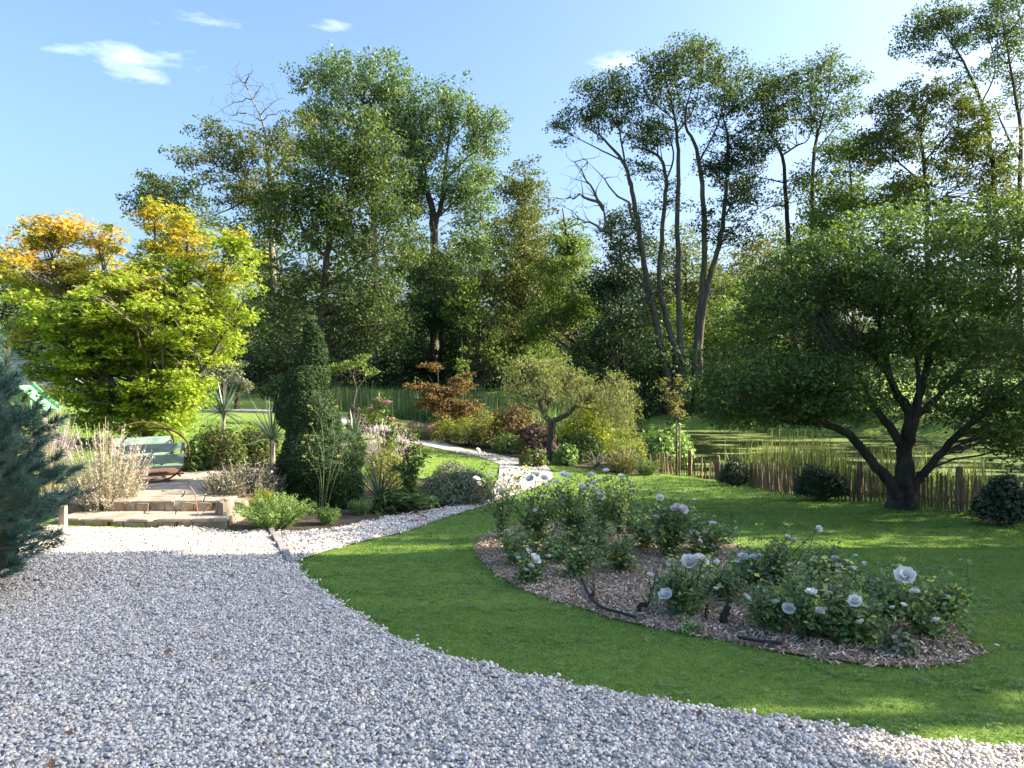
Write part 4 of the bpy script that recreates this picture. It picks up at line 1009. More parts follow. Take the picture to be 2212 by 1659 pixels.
# --- clipped yew cone
def yew():
    b = hit(690, 1108) + (0, .75, 0); b[2] = gz(b[0], b[1]); d = b[1]
    T = Thing('yew_topiary', 'dark clipped yew cone with tiered spiral shape rising among the border plants', 'topiary', b)
    top = CAM_H - (700 - HOR) / F * d; h = top - b[2]
    # silhouette (height fraction, offset of centre, radius), measured in the picture
    prof = [(1104, 700, 50), (1085, 698, 84), (1050, 696, 97), (1000, 696, 99), (960, 694, 92), (938, 690, 80), (928, 678, 66), (918, 670, 70), (895, 668, 74), (865, 667, 66), (846, 664, 52), (840, 662, 47), (830, 661, 52), (810, 663, 51), (795, 665, 43), (788, 668, 34), (780, 672, 36), (760, 676, 34), (745, 678, 28), (738, 679, 22), (730, 679, 23), (718, 679, 20), (705, 677, 9), (697, 676, 3)]
    pz = np.array([CAM_H - (p[0] - HOR) / F * d for p in prof]); pxx = np.array([(p[1] - 1106) / F * d for p in prof]); pr = np.array([p[2] / F * d for p in prof]) * np.interp(pz, [pz[0], pz[6], pz[-1]], [.96, .94, .86])
    core = MB(); Vc = []
    na = 26
    zz = np.linspace(pz[0], pz[-1], 46)
    for z in zz:
        a = np.arange(na) / na * 6.283
        f = np.interp(z, pz, pr) * .90 * (1 + .05 * np.sin(a * 3 + z * 5)) 
        ph = (z - b[2]) / h * 6.283 * 2.6
        f = f * (1 + .07 * np.cos(a - ph))
        Vc.append(np.stack([np.interp(z, pz, pxx) + f * np.cos(a), b[1] + f * np.sin(a), 0 * a + z], -1))
    i = np.arange(45)[:, None] * na; j = np.arange(na)[None]; k = (j + 1) % na
    core.add(np.array(Vc), np.stack([i + j, i + k, i + na + k, i + na + j], -1).reshape(-1, 4), r=.02)  # solid dark core added inside to block light through the leaves
    lf = MB(); n = 40000
    z = pz[0] + (pz[-1] - pz[0]) * rng.uniform(0, 1, n) ** 1.35; a = rng.uniform(0, 6.283, n)
    ph = (z - b[2]) / h * 6.283 * 2.6
    f = np.interp(z, pz, pr) * (1 + .05 * np.sin(a * 3 + z * 5)) * (1 + .07 * np.cos(a - ph))
    lump = .05 * np.sin(a * 9 + 3 * np.sin(z * 11)) * np.sin(z * 17 + 2 * np.sin(a * 5))
    f = f * (.95 + lump) + rng.normal(0, .012, n) + rng.exponential(.006, n)
    P = np.stack([np.interp(z, pz, pxx) + f * np.cos(a), b[1] + f * np.sin(a), z], -1)
    o = np.stack([np.cos(a), np.sin(a), 0 * a + .25], -1)
    leaf_set(lf, P, .058, NARROW, .2, o * .6, t=o * 1.0 + rng.normal(0, .5, o.shape))
    tr = MB(); tr.tube([b - (0, 0, .1), b + (0, 0, .6)], [.09, .06], 8)
    T.part(tr, 'trunk', M['bark_dark']); T.part(core, 'dark_core', M['yew'], True); T.part(lf, 'foliage', M['yew'])
yew()

# --- blue green pine beside the drive
def pine():
    c = np.array([-5.86, 6.7, gz(-5.90, 6.7)])
    T = Thing('pine_tree', 'bushy blue green pine with long needles beside the gravel drive', 'pine', c)
    tr, br, nd = MB(), MB(), MB()
    tr.tube([c - (0, 0, .1), c + (.05, 0, 1.2), c + (0, .05, 2.6)], [.14, .11, .05], 10)
    ns, per = 1700, 4; n = ns * per
    u = sph(ns, 30); zt = (u[:, 2] + 1) / 2
    prof = np.interp(zt, [0, .08, .25, .5, .75, .9, 1], [.72, .95, 1.03, .90, .66, .40, .05])
    a = np.arctan2(u[:, 1], u[:, 0])
    lump = 1 + .13 * np.sin(a * 5 + zt * 9) * np.sin(zt * 13 + a * 2) + .05 * np.sin(a * 13 + zt * 23)
    R = 1.46 * prof * lump * rng.uniform(.88, 1.06, ns)
    Ps = c + np.stack([R * np.cos(a), R * np.sin(a), .08 + zt * 2.9], -1)
    os_ = nrm(np.stack([np.cos(a), np.sin(a), .55 + .5 * (zt - .3)], -1) + rng.normal(0, .25, (ns, 3)))
    tl = np.linspace(0, 1, per)
    P = (Ps[:, None] + os_[:, None] * (tl * rng.uniform(.06, .17, (ns, 1)))[..., None]).reshape(-1, 3)
    o = np.repeat(os_, per, 0); zt = np.repeat(zt, per); tuft_r = np.repeat(rng.uniform(0, 1, ns), per)
    m = 26
    ang = rng.uniform(0, 6.283, (n, m)); sp = rng.uniform(.35, 1.0, (n, m))
    ref = nrm(np.cross(o, rng.normal(0, 1, (n, 3)))); r2 = np.cross(o, ref)
    dirs = o[:, None] * np.cos(sp)[..., None] + (ref[:, None] * np.cos(ang)[..., None] + r2[:, None] * np.sin(ang)[..., None]) * np.sin(sp)[..., None]
    L = rng.uniform(.07, .12, (n, m))
    B = P[:, None] + rng.normal(0, .006, (n, m, 3))
    tip = B + dirs * L[..., None]; side = nrm(np.cross(dirs, rng.normal(0, 1, (n, m, 3)))) * .0026
    V = np.stack([B - side, B + side, tip], 2).reshape(-1, 3)
    nd.add(V, np.arange(n * m * 3).reshape(-1, 3), r=np.repeat(np.clip(np.repeat(tuft_r, m) * .7 + rng.uniform(0, .3, n * m), 0, 1), 3))
    for k in range(0, n, per * 3):
        s = c + (0, 0, .1 + .75 * (P[k][2] - c[2])); br.tube(bend(s, P[k] - o[k] * .03, -.05, 5), np.linspace(.022, .006, 5), 5, cap=False)
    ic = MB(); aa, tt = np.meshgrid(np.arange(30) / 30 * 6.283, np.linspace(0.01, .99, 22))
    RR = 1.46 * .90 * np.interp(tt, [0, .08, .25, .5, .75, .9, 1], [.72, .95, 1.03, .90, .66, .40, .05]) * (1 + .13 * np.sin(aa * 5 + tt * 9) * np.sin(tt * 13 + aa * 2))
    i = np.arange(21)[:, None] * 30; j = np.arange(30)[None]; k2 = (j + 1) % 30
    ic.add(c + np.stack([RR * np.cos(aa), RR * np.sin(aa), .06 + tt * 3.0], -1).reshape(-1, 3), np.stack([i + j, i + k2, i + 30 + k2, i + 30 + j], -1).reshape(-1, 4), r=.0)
    T.part(ic, 'dark_core', M['holly'], True)  # solid core added against see-through, dark colour standing in for interior shade
    T.part(tr, 'trunk', M['bark_dark'], True); T.part(br, 'limbs', M['twig']); T.part(nd, 'needles', M['pine'])
pine()

# --- sword leaved plants: every leaf its own piece
def sword_mesh(L, w, curl):
    mb = MB(); t = np.linspace(0, 1, 6)
    x = L * t; z = -curl * L * t ** 2.4; ww = w * np.array([.7, 1, .95, .75, .45, .03])
    V = np.concatenate([np.stack([x, -ww, z + .15 * ww], -1), np.stack([x, 0 * x, z], -1), np.stack([x, ww, z + .15 * ww], -1)])
    f = [[i, i + 6, i + 7, i + 1] for i in range(5)] + [[i + 6, i + 12, i + 13, i + 7] for i in range(5)]
    mb.add(V, f, r=np.tile(.3 + .5 * t, 3)); return mb
def sword_plant(name, label, base, L, w, n, trunk_h, mat, lo=-.35, hi=1.45, curl=.12, cat='plant'):
    T = Thing(name, label, cat, base)
    if trunk_h > 0:
        tr = MB(); tr.tube([base - (0, 0, .05), base + (.01, 0, trunk_h * .5), base + (0, 0, trunk_h)], [.07, .055, .05], 8); T.part(tr, 'trunk', M['bark_pale'])
    ms = [sword_mesh(L, w, curl * q).mesh('leaf', M[mat], True) for q in (.3, 1.0, 2.2)]
    for k in range(n):
        f = (k + .5) / n; el = hi - (hi - lo) * f ** .8 + rng.normal(0, .06); az = k * 2.39996 + rng.normal(0, .15)
        link('leaf', ms[0 if f < .4 else (1 if f < .75 else 2)], T.o, (0, 0, trunk_h), (rng.normal(0, .3), -el, az), (rng.uniform(.8, 1.1) * (1 - .15 * f), 1, 1))
b = hit(482, 935); b = gp((482 - 1106) / F * 17, 17)
z1 = CAM_H - (893 - HOR) / F * 17 - b[2]
sword_plant('cordyline', 'spiky pale green cordyline rosette beside the sunny lawn', b, .78, .021, 46, z1, 'sword')
b = gp((588 - 1106) / F * 15, 15)
sword_plant('cordyline', 'dark upright spiky cordyline half hidden behind the yew cone', b, 1.0, .020, 40, CAM_H - (950 - HOR) / F * 15 - b[2], 'sword_dark', .1, 1.5, .08)
b = gp((765 - 1106) / F * 15.5, 15.5)
sword_plant('yucca', 'pale stiff yucca on the far side of the yew beside lilac flowers', b, .75, .030, 30, CAM_H - (955 - HOR) / F * 15.5 - b[2], 'sword', .1, 1.5, .06)
b = hit(800, 1105)
sword_plant('phormium', 'dark arching strap leaved phormium at the foot of the yew', b + (.1, .3, 0), .95, .020, 44, .12, 'sword_dark', .0, 1.35, .55)
b = gp((640 - 1106) / F * 13.6, 13.6)
sword_plant('phormium', 'dark broad bladed phormium between lavender and yew', b, .95, .022, 26, .1, 'sword_dark', .4, 1.45, .25)

# --- plants round the terrace
stem_plant('russian_sage', 'big silvery russian sage spilling beside the stone steps', 205, 1116, 165, 225, 420, 'stem_straw', 'silver', 11000, .05, flower='lilac', nf=1500, fsize=.024, fspan=.25, spread=1.25, thick=.003, foot=.5, hvar=.75, low=.02)
stem_plant('russian_sage', 'tall russian sage with violet spikes behind the pine', 105, 1040, 120, 190, 150, 'stem_straw', 'silver', 1500, .045, flower='purple', nf=1500, fsize=.028, fspan=.4, spread=1.1, thick=.0032, d=13.5, hvar=.4)
stem_plant('lavender_bush', 'grey lavender mound with dry flower spikes beside the steps', 512, 1110, 195, 122, 520, 'stem_straw', 'lavender', 13000, .062, flower='lavender', nf=900, fsize=.022, fspan=.12, spread=1.0, thick=.0028, foot=.6, cat='shrub', hvar=.5, lift=.1, low=.0)
def spurge(label, vx, vy, w, h, n, mat='spurge'):
    return stem_plant('spurge', label, vx, vy, w, h, n, 'stem_green', mat, n * 62, .040, NARROW, spread=1.0, thick=.004, fspan=.0, cat='plant', lift=.12, low=.15, foot=.3, hvar=.35)
spurge('bright green feathery spurge mound at the corner of the gravel drive', 578, 1151, 190, 84, 160)
spurge('small green spurge tuft under the yew at the path edge', 702, 1138, 66, 46, 45)
spurge('dark green spurge tuft between yew and phormium', 776, 1116, 56, 40, 36)
stem_plant('golden_spurge', 'golden tipped feathery plant between lavender and bright spurge', 560, 1118, 60, 70, 60, 'stem_green', 'lime', 2200, .035, spread=.9, thick=.003, fspan=0., low=.2)
shrub('peony', 'bushy peony with yellowing leaves behind the lavender', 470, 985, 130, 66, 'peony', 3800, .12, NARROW, 'plant', d=15.5)
shrub('peony', 'bronzing peony clump between cordyline and yew', 560, 968, 110, 50, 'peony', 3200, .12, NARROW, 'plant', d=16.3)
shrub('laurel_bush', 'glossy green low bush beside the rocking seat', 428, 1000, 60, 60, 'fern', 1500, .09, RH, 'bush', d=15.0)
# fennel with yellow umbels
def umbel_plant(name, label, base, stalks, heads, mat, hs, stem='stem_green', thick=.008, leafm=None, nl=0, leaf=.1, cat='plant', dome=.4, nfl=60, fl=.02):
    T = Thing(name, label, cat, base); st = MB(); C = []
    for S in stalks:
        c = curve(S, 4); st.tube(c, np.linspace(thick, thick * .4, len(c)), 5, cap=False); C.append(c)
    lf = MB()
    if nl:
        A = np.vstack([c[len(c) // 6:] for c in C]); P = A[rng.integers(0, len(A), nl)] + rng.normal(0, leaf * .4, (nl, 3))
        leaf_set(lf, P, leaf, NARROW, .3)
    T.part(st, 'stems', M[stem])
    if nl: T.part(lf, 'leaves', M[leafm])
    for hpos in heads:
        h = MB(); u = sph(nfl, 3) * (hs, hs, hs * dome)
        leaf_set(h, hpos + u, fl, RH, .9); 
        for q in u[::9]: h.tube([hpos - (0, 0, hs * .7), hpos + q], [.003, .002], 3, cap=False)
        T.part(h, 'flower_head', M[mat])
    return T
b = hit(695, 1112); d = b[1]
fx = lambda x, y, dd=0.0: px(x, y, d + dd)
umbel_plant('fennel', 'tall thin fennel with small yellow flower heads in front of the yew', b,
            [[b, fx(700, 1000), fx(697, 940, -.1), fx(690, 900), fx(667, 876)], [b + (.04, 0, 0), fx(712, 1020), fx(722, 960), fx(718, 905), fx(728, 878)], [b - (.04, 0, 0), fx(690, 1040), fx(672, 1002), fx(657, 985)], [b, fx(692, 1020), fx(670, 975), fx(662, 940)],
             [b + (.06, .03, 0), fx(716, 1060), fx(735, 1000), fx(742, 960)], [fx(700, 1000), fx(690, 960), fx(672, 915)], [fx(692, 1030), fx(690, 1005), fx(684, 990)], [fx(722, 960), fx(736, 935), fx(742, 925)], [b, fx(704, 1060), fx(716, 1030), fx(732, 985)]],
            [fx(667, 876), fx(728, 878), fx(657, 985), fx(662, 940), fx(742, 960), fx(672, 915), fx(684, 990), fx(742, 925), fx(732, 985), fx(655, 955), fx(674, 950)], 'umbel', .045, 'stem_green', .0055, nfl=34, fl=.02)
# lilac russian sage and joe pye weed beyond the yew
stem_plant('russian_sage', 'lilac flowered russian sage spreading beside the yucca', 830, 975, 130, 80, 220, 'stem_straw', 'silver', 1600, .05, flower='lilac', nf=3600, fsize=.035, fspan=.55, spread=1.1, thick=.004, d=17.5, hvar=.5)
d = 17.0; b = gp((850 - 1106) / F * d, d)
heads = [(818, 862), (836, 868), (803, 882), (846, 905), (862, 915), (826, 876)]
umbel_plant('joe_pye_weed', 'tall joe pye weed with dusty pink heads above the lilac sage', b, [[b + rng.normal(0, .08, 3) * (1, 1, 0), px(845 + .3 * (x - 845), 960, d), px(x, y, d)] for x, y in heads], [px(x, y, d) for x, y in heads], 'dusty_pink', .11, leafm='fern', nl=500, leaf=.14, nfl=150, fl=.035)
d = 14.5; b = gp((885 - 1106) / F * d, d)
heads = [(862, 930), (893, 945), (905, 962), (880, 972), (850, 1010), (920, 985)]
umbel_plant('joe_pye_weed', 'leafy joe pye weed with faded pink heads before the sunny lawn', b, [[b + rng.normal(0, .08, 3) * (1, 1, 0), px(885 + .4 * (x - 885), 1020, d), px(x, y, d)] for x, y in heads], [px(x, y, d) for x, y in heads], 'dusty_pink', .06, leafm='fern', nl=900, leaf=.12, nfl=70, fl=.028)
shrub('green_perennial', 'pale leafy perennial clump below the lilac flowers', 835, 1030, 110, 70, 'yellowgreen', 1500, .09, NARROW, 'plant', d=15.2)
# fern fronds
def fern(label, b, n, L, mat='fern'):
    T = Thing('fern', label, 'fern', b); lf, st = MB(), MB()
    for k in range(n):
        az = rng.uniform(0, 6.28); el = rng.uniform(.5, 1.3); l = L * rng.uniform(.7, 1.1)
        t = np.linspace(0, 1, 14)
        D = np.array([math.cos(az), math.sin(az), 0])
        C = b + D * (l * math.cos(el) * t)[:, None] + np.array([0, 0, 1]) * (l * (math.sin(el) * t - .55 * t ** 2.5))[:, None]
        st.tube(C, np.linspace(.006, .002, 14), 4, cap=False)
        S = np.array([-D[1], D[0], 0])
        for sgn in (-1, 1):
            w = l * .26 * np.sin(np.clip(t * 1.05, 0, 1) * math.pi) ** .7 + .01
            P = C + S * sgn * (w * .5)[:, None]
            leaf_set(lf, P[1:], .6 * w[1:].mean() * 2, NARROW, 1.5, t=np.tile(S * sgn + D * .4, (13, 1)))
    T.part(st, 'stems', M['stem_green']); T.part(lf, 'fronds', M[mat])
fern('green fern arching beside the phormium at the path edge', hit(868, 1112) + (0, .35, 0), 26, .85)
fern('small green fern tucked under the joe pye weed', hit(905, 1080) + (0, .3, 0), 16, .6)
shrub('ladys_mantle', 'low fresh green round leaved plant touching the gravel path', 915, 1103, 62, 36, 'spurge', 420, .085, RH, 'plant', up=1.5)
shrub('sage_bush', 'grey green sage mound nearest the red hose on the path edge', 958, 1096, 120, 72, 'sage', 3200, .085, NARROW, 'shrub')
shrub('sage_bush', 'tall grey green sage mound next to the narrow waist of the path', 1022, 1094, 120, 88, 'sage', 3600, .085, NARROW, 'shrub')
shrub('sage_bush', 'grey green sage mound standing against the sunlit lawn', 985, 1046, 110, 50, 'sage', 2400, .085, NARROW, 'shrub')

# --- border beyond the path
def clump(label, vx, vy, w, h, mat, n=1500, leaf=.13, tpl=NARROW, name='border_perennial', **k):
    return shrub(name, label, vx, vy, w, h, mat, n, leaf, tpl, 'plant', **k)
clump('rusty pink sedum clump where the far border meets the path', 888, 945, 56, 36, 'dusty_pink', 1300, .09)
clump('second rusty pink sedum clump beside a yellow green mound', 925, 952, 60, 40, 'dusty_pink', 1300, .09)
clump('dark leaved low clump at the foot of the pink sedum', 905, 952, 70, 24, 'fern', 900, .1)
clump('yellow green mound between pink sedum and golden ferns', 962, 958, 70, 52, 'yellowgreen')
clump('golden ferny mound in the middle of the far border', 1010, 966, 80, 62, 'yellowgreen', 1900)
clump('olive feathery mound in the far border', 1050, 972, 80, 60, 'olive', 1700)
clump('pale golden tall clump before the reeds', 960, 930, 90, 50, 'olive', 1600, d=33)
clump('light green tall clump before the reeds', 1040, 930, 100, 52, 'yellowgreen', 1600, d=31)
clump('dark green clump beside the weeping cherry at the path edge', 1095, 982, 74, 42, 'fern', 1400, .11)
shrub('smoke_bush', 'brownish purple smoke bush behind the weeping cherry trunk', 1110, 975, 110, 110, 'red_leaf', 2400, .12, RH, d=28)
shrub('berberis_bush', 'dark shadowy bush under the weeping cherry crown', 1150, 985, 110, 80, 'dull_red', 2200, .1, RH, d=27.3)
shrub('choisya_bush', 'brilliant lime yellow choisya shrub beside the weeping cherry', 1272, 968, 132, 100, 'lime', 3000, .13, RH, d=26.2)
shrub('laurel_bush', 'dark green bush below the lime yellow choisya', 1250, 988, 120, 56, 'wood', 1900, .11, RH, d=24.6)
shrub('spirea_bush', 'feathery yellow green bush spilling against the paling fence end', 1350, 1010, 100, 84, 'yellowgreen', 2300, .1, NARROW, d=22.8)
shrub('elder_bush', 'bright green leafy bush between the staked tree and spirea', 1435, 1004, 120, 96, 'spurge', 2600, .13, RH, d=23.8)
shrub('peony', 'leafy peony on the near side of the weeping cherry trunk', 1152, 1012, 64, 40, 'peony', 620, .11, RH, 'plant')
shrub('hydrangea', 'fresh green hydrangea beside the foot of the weeping cherry', 1226, 1008, 62, 44, 'spurge', 620, .12, RH, 'plant')
b = hit(1290, 1014) + (0, .3, 0)
sword_plant('iris', 'arching green iris leaves on the lawn edge past the cherry', b, .75, .014, 44, .02, 'sword', .1, 1.3, .8)
stem_plant('meadow_grass', 'straw coloured tall grass tuft before the fence end', 1350, 1024, 90, 58, 200, 'stem_straw', 'olive', 900, .12, spread=1.1, thick=.005, fspan=0)
stem_plant('meadow_grass', 'green weedy tuft at the first pale of the fence', 1400, 1028, 60, 40, 120, 'stem_green', 'fern', 600, .1, spread=1.1, thick=.005, fspan=0)

# --- weeping cherry
b = hit(1190, 994); d = float(b[1])
CL = lambda L: limb_px(L, d)
def weep(tr, br, cr):
    for k in range(165):
        x0 = rng.choice([rng.uniform(1085, 1290), rng.uniform(1290, 1370)]); yt = np.interp(x0, [1080, 1120, 1180, 1260, 1330, 1372], [805, 778, 778, 815, 822, 838]) + rng.uniform(0, 70)
        a = px(x0, yt, d + rng.uniform(-1.3, 1.3)); L = rng.uniform(.3, 1.0) * (1.5 if rng.uniform() < .12 else 1)
        q = a + np.stack([np.linspace(0, rng.normal(0, .18), 7), np.linspace(0, rng.normal(0, .12), 7), -np.linspace(0, L, 7)], -1)
        br.tube(q, np.linspace(.008, .003, 7), 3, cap=False)
        P = q[rng.integers(0, 7, 34)] + rng.normal(0, .06, (34, 3))
        leaf_set(cr, P, .11, NARROW, .2, t=np.tile([0, 0, -1.], (34, 1)))
tree('weeping_cherry', 'weeping cherry with umbrella crown of hanging leaves on a stout grey trunk',
     [CL([(1190, 1000, .17), (1190, 960, .14), (1192, 925, .135), (1190, 908, .15)]), CL([(1190, 912, .10), (1175, 895, .09), (1180, 870, .07), (1165, 830, .05), (1130, 795, .03), (1095, 800, .015)]), CL([(1188, 910, .09), (1178, 900, .08), (1160, 860, .05), (1150, 820, .03)]),
      CL([(1195, 908, .10), (1225, 895, .08), (1255, 868, .06), (1290, 845, .045), (1330, 825, .03), (1360, 835, .015)]), CL([(1180, 872, .06), (1215, 840, .04), (1240, 805, .02)]), CL([(1250, 872, .05), (1280, 860, .035), (1320, 850, .02)])],
     masses_px([(1110, 795, 28, 16), (1150, 785, 40, 18), (1200, 795, 40, 20), (1250, 820, 35, 18), (1100, 830, 18, 22), (1150, 830, 40, 25, .7), (1210, 840, 45, 26, .7), (1335, 825, 30, 18), (1360, 850, 14, 26), (1290, 845, 32, 16), (1330, 870, 25, 20, .5)], d, 1.3, .3),
       .12, M['cherry'], M['bark_grey'], 70, 4200, .32, tpl=NARROW, flat=.7, up=.2, droop=.12, extra=weep)
# --- small red leaved tree, sapling, staked tree, fruit sapling
d = 30.0
def on_ground(vx, d):
    x = (vx - 1106) / F * d; return HOR + (CAM_H - gz(x, d) + .05) / d * F
tree('cotoneaster_tree', 'small spreading tree with rusty red leaves before the reeds',
     [limb_px([(955, on_ground(955, d), .07), (955, 890, .06), (945, 850, .045), (925, 810, .02)], d), limb_px([(958, on_ground(955, d), .06), (968, 880, .05), (985, 840, .03), (1005, 815, .012)], d), limb_px([(950, 890, .04), (910, 850, .03), (880, 830, .012)], d), limb_px([(945, 850, .03), (945, 800, .02), (930, 785, .01)], d)],
     masses_px([(935, 800, 16, 18, .8), (900, 832, 28, 10), (940, 845, 45, 16), (985, 835, 35, 18), (1010, 815, 18, 14, .7), (960, 870, 55, 18), (1015, 875, 30, 16), (980, 895, 45, 14), (915, 870, 30, 14, .7)], d, 1.2, .3), .10, M['red_leaf'], M['bark_dark'], 110, 6500, .28, flat=.4, twigs=3)
tree('young_poplar', 'thin upright green sapling standing behind the rusty red tree', [limb_px([(1000, on_ground(1000, 31), .03), (1000, 850, .02), (998, 735, .006)], 31)],
     masses_px([(998, 755, 5, 20), (998, 785, 11, 16), (1000, 812, 14, 14)], 31, .25), .12, M['fresh'], M['bark_grey'], 14, 420, .2, twigs=2)
d = 22.2
tree('young_maple', 'young staked tree with an upright pinkish green top beside the fence',
     [limb_px([(1462, on_ground(1462, d), .028), (1462, 960, .024), (1460, 900, .02), (1458, 870, .015)], d), limb_px([(1459, 885, .012), (1440, 845, .008), (1425, 822, .004)], d), limb_px([(1459, 885, .012), (1472, 850, .008), (1486, 825, .004)], d), limb_px([(1459, 880, .012), (1458, 845, .008), (1466, 812, .004)], d)],
     masses_px([(1430, 830, 8, 13), (1442, 850, 10, 14), (1456, 868, 20, 18, 1.3), (1478, 838, 8, 14), (1465, 828, 6, 14), (1462, 890, 15, 12)], d, .35), .075, M['pink_green'], M['bark_grey'], 34, 1500, .14, twigs=3)
s = MB(); g = gp((1468 - 1106) / F * (d - .15), d - .15)
tag((s.tube([g - (0, 0, .1), g + (0, 0, 1.5)], [.022, .020], 8), s.build('tree_stake', M['chestnut'], smooth=True))[1], 'slim wooden stake beside the young staked tree', 'stake')
d = 29.0
tree('crab_sapling', 'thin crooked sapling with scattered leaves behind the yew cone',
     [limb_px([(765, on_ground(765, d), .04), (764, 870, .035), (770, 840, .03), (760, 810, .02), (745, 785, .01)], d), limb_px([(768, 845, .02), (790, 815, .012), (812, 795, .006)], d), limb_px([(762, 815, .015), (775, 785, .01), (785, 765, .005)], d)],
     masses_px([(740, 790, 22, 12), (765, 785, 22, 14), (800, 800, 24, 12), (725, 800, 14, 10, .7), (785, 770, 16, 10)], d, .8), .10, M['fresh'], M['bark_grey'], 34, 1000, .22, flat=.5)
shrub('box_ball', 'bright green low mound by the far path behind the yew', 800, 905, 56, 26, 'yellowgreen', 900, .1, RH, d=31)
shrub('dark_shrub', 'dark violet tinged low shrub behind the lilac sage', 770, 908, 50, 30, 'dull_red', 700, .1, RH, d=27)

# --- shrubs on the fence
def faded_heads(T, b, rx, ry, hh):
    for k in range(26):
        u = nrm(rng.normal(0, 1, 3) + (-.3, -.5, .4)); u[2] = abs(u[2])
        h = MB(); leaf_set(h, b + u * (rx, ry, hh) + sph(26, 4) * (.07, .07, .045), .03, RH, .8); T.part(h, 'flower_head', M['dusty_pink'])
shrub('cotoneaster_bush', 'dark rounded bush growing through the fence near the wooden post', 1597, 1052, 76, 62, 'holly', 2600, .055, RH, 'bush', dep=.7)
shrub('fuchsia_bush', 'wide dark leafy bush leaning on the fence beside the crab apple', 1785, 1084, 128, 80, 'holly', 3600, .085, NARROW, 'bush', dep=.6)
shrub('hydrangea', 'dark hydrangea with faded pink heads at the end of the fence', 2200, 1140, 130, 112, 'holly', 2600, .085, RH, 'bush', dep=.8, extra=faded_heads)

# --- reeds in the pond
def reeds(name, label, poly, n, h, w, mat, droop=.25, hv=.4):
    poly = np.array(poly, float); lo, hi = poly.min(0), poly.max(0)
    P = rng.uniform(lo, hi, (n * 3, 2)); P = P[poly_sd(P, poly) > 0][:n]; n = len(P)
    z = np.maximum(gz(P[:, 0], P[:, 1]), WATER_Z - .05)
    B = np.c_[P, z]; hh = h * rng.uniform(1 - hv, 1.1, n) * (.82 + .26 * np.sin(P[:, 0] * 3.3 + np.sin(P[:, 1] * 2.1) * 2) * np.sin(P[:, 1] * 2.7))
    az = rng.uniform(0, 6.28, n); ln = hh * np.abs(rng.normal(0, .16, n))
    mb = MB(); ribbons(mb, B, B + np.stack([ln * np.cos(az), ln * np.sin(az), hh], -1), w * rng.uniform(.6, 1.2, n), 0.02, 3)
    k = rng.uniform(size=n) < droop; q = B[k]
    ax = rng.uniform(0, 6.28, k.sum()); L = h * rng.uniform(.5, .8, k.sum())
    ribbons(mb, q, q + np.stack([L * .7 * np.cos(ax), L * .7 * np.sin(ax), L * .7], -1), w * .8, .12, 5)
    return tag(mb.build(name, M[mat]), label, 'reeds', kind='stuff')
reeds('reed_bed', 'dense dark green reed bed across the middle of the pond', [(-12, 43), (-8, 40), (-3, 36.5), (1, 34.5), (4.5, 36), (5, 41), (0, 45), (-6, 47), (-12, 47)], 7500, 2.2, .026, 'reed', .15)
reeds('reed_margin', 'green reeds standing at the edge of the pond behind the far border', [(-2.5, 35.5), (1, 32.5), (3.5, 30.5), (4.5, 32), (2, 35.5), (-1, 37.5)], 1500, 1.6, .022, 'reed', .2)
reeds('cattail_reeds', 'sunlit pale cattail reeds just behind the paling fence', [(6.0, 20.5), (7.0, 18.6), (8.2, 16.6), (9.6, 15.6), (10.4, 16.6), (9.4, 18.2), (8.4, 20.2), (7.2, 22)], 2300, 1.65, .014, 'reed_light', .3, .55)
reeds('sparse_reeds', 'scattered thin reeds standing in the duckweed', [(4.8, 22.5), (6.2, 21), (7.5, 22.5), (6, 25), (9.2, 14.8), (10.4, 13.8), (12.5, 14.2), (11, 16.4)], 420, 1.3, .012, 'reed_light', .4, .5)
# ------------------------------------------------------------------ steps and terrace
sx = lambda vx, d: (vx - 1106) / F * d
T = Thing('stone_steps', 'two low stone steps of crazy paving leading up to the terrace', 'steps', (-5.7, 11.5, gz(-5.7, 11.5)))
def slab(poly, z0, z1, mat, parent_thing, name='slab', jit=.006, chamfer=.012):
    P = np.array(poly, float); n = len(P); c = P.mean(0)
    Q = c + (P - c) * (1 - chamfer / np.maximum(np.linalg.norm(P - c, axis=1, keepdims=True), .05))
    z = z1 + rng.uniform(-jit, jit)
    V = np.vstack([np.c_[P, np.full(n, z0)], np.c_[P, np.full(n, z - chamfer)], np.c_[Q, np.full(n, z) + rng.uniform(-jit, jit, n) * .4]])
    mb = MB(); F4 = [[i, (i + 1) % n, n + (i + 1) % n, n + i] for i in range(n)] + [[n + i, n + (i + 1) % n, 2 * n + (i + 1) % n, 2 * n + i] for i in range(n)]
    mb.add(V, F4); mb.F.append(np.array([[2 * n + i for i in range(n)]])); mb.M.append(np.zeros(1, int))
    return parent_thing.part(mb, name, mat)
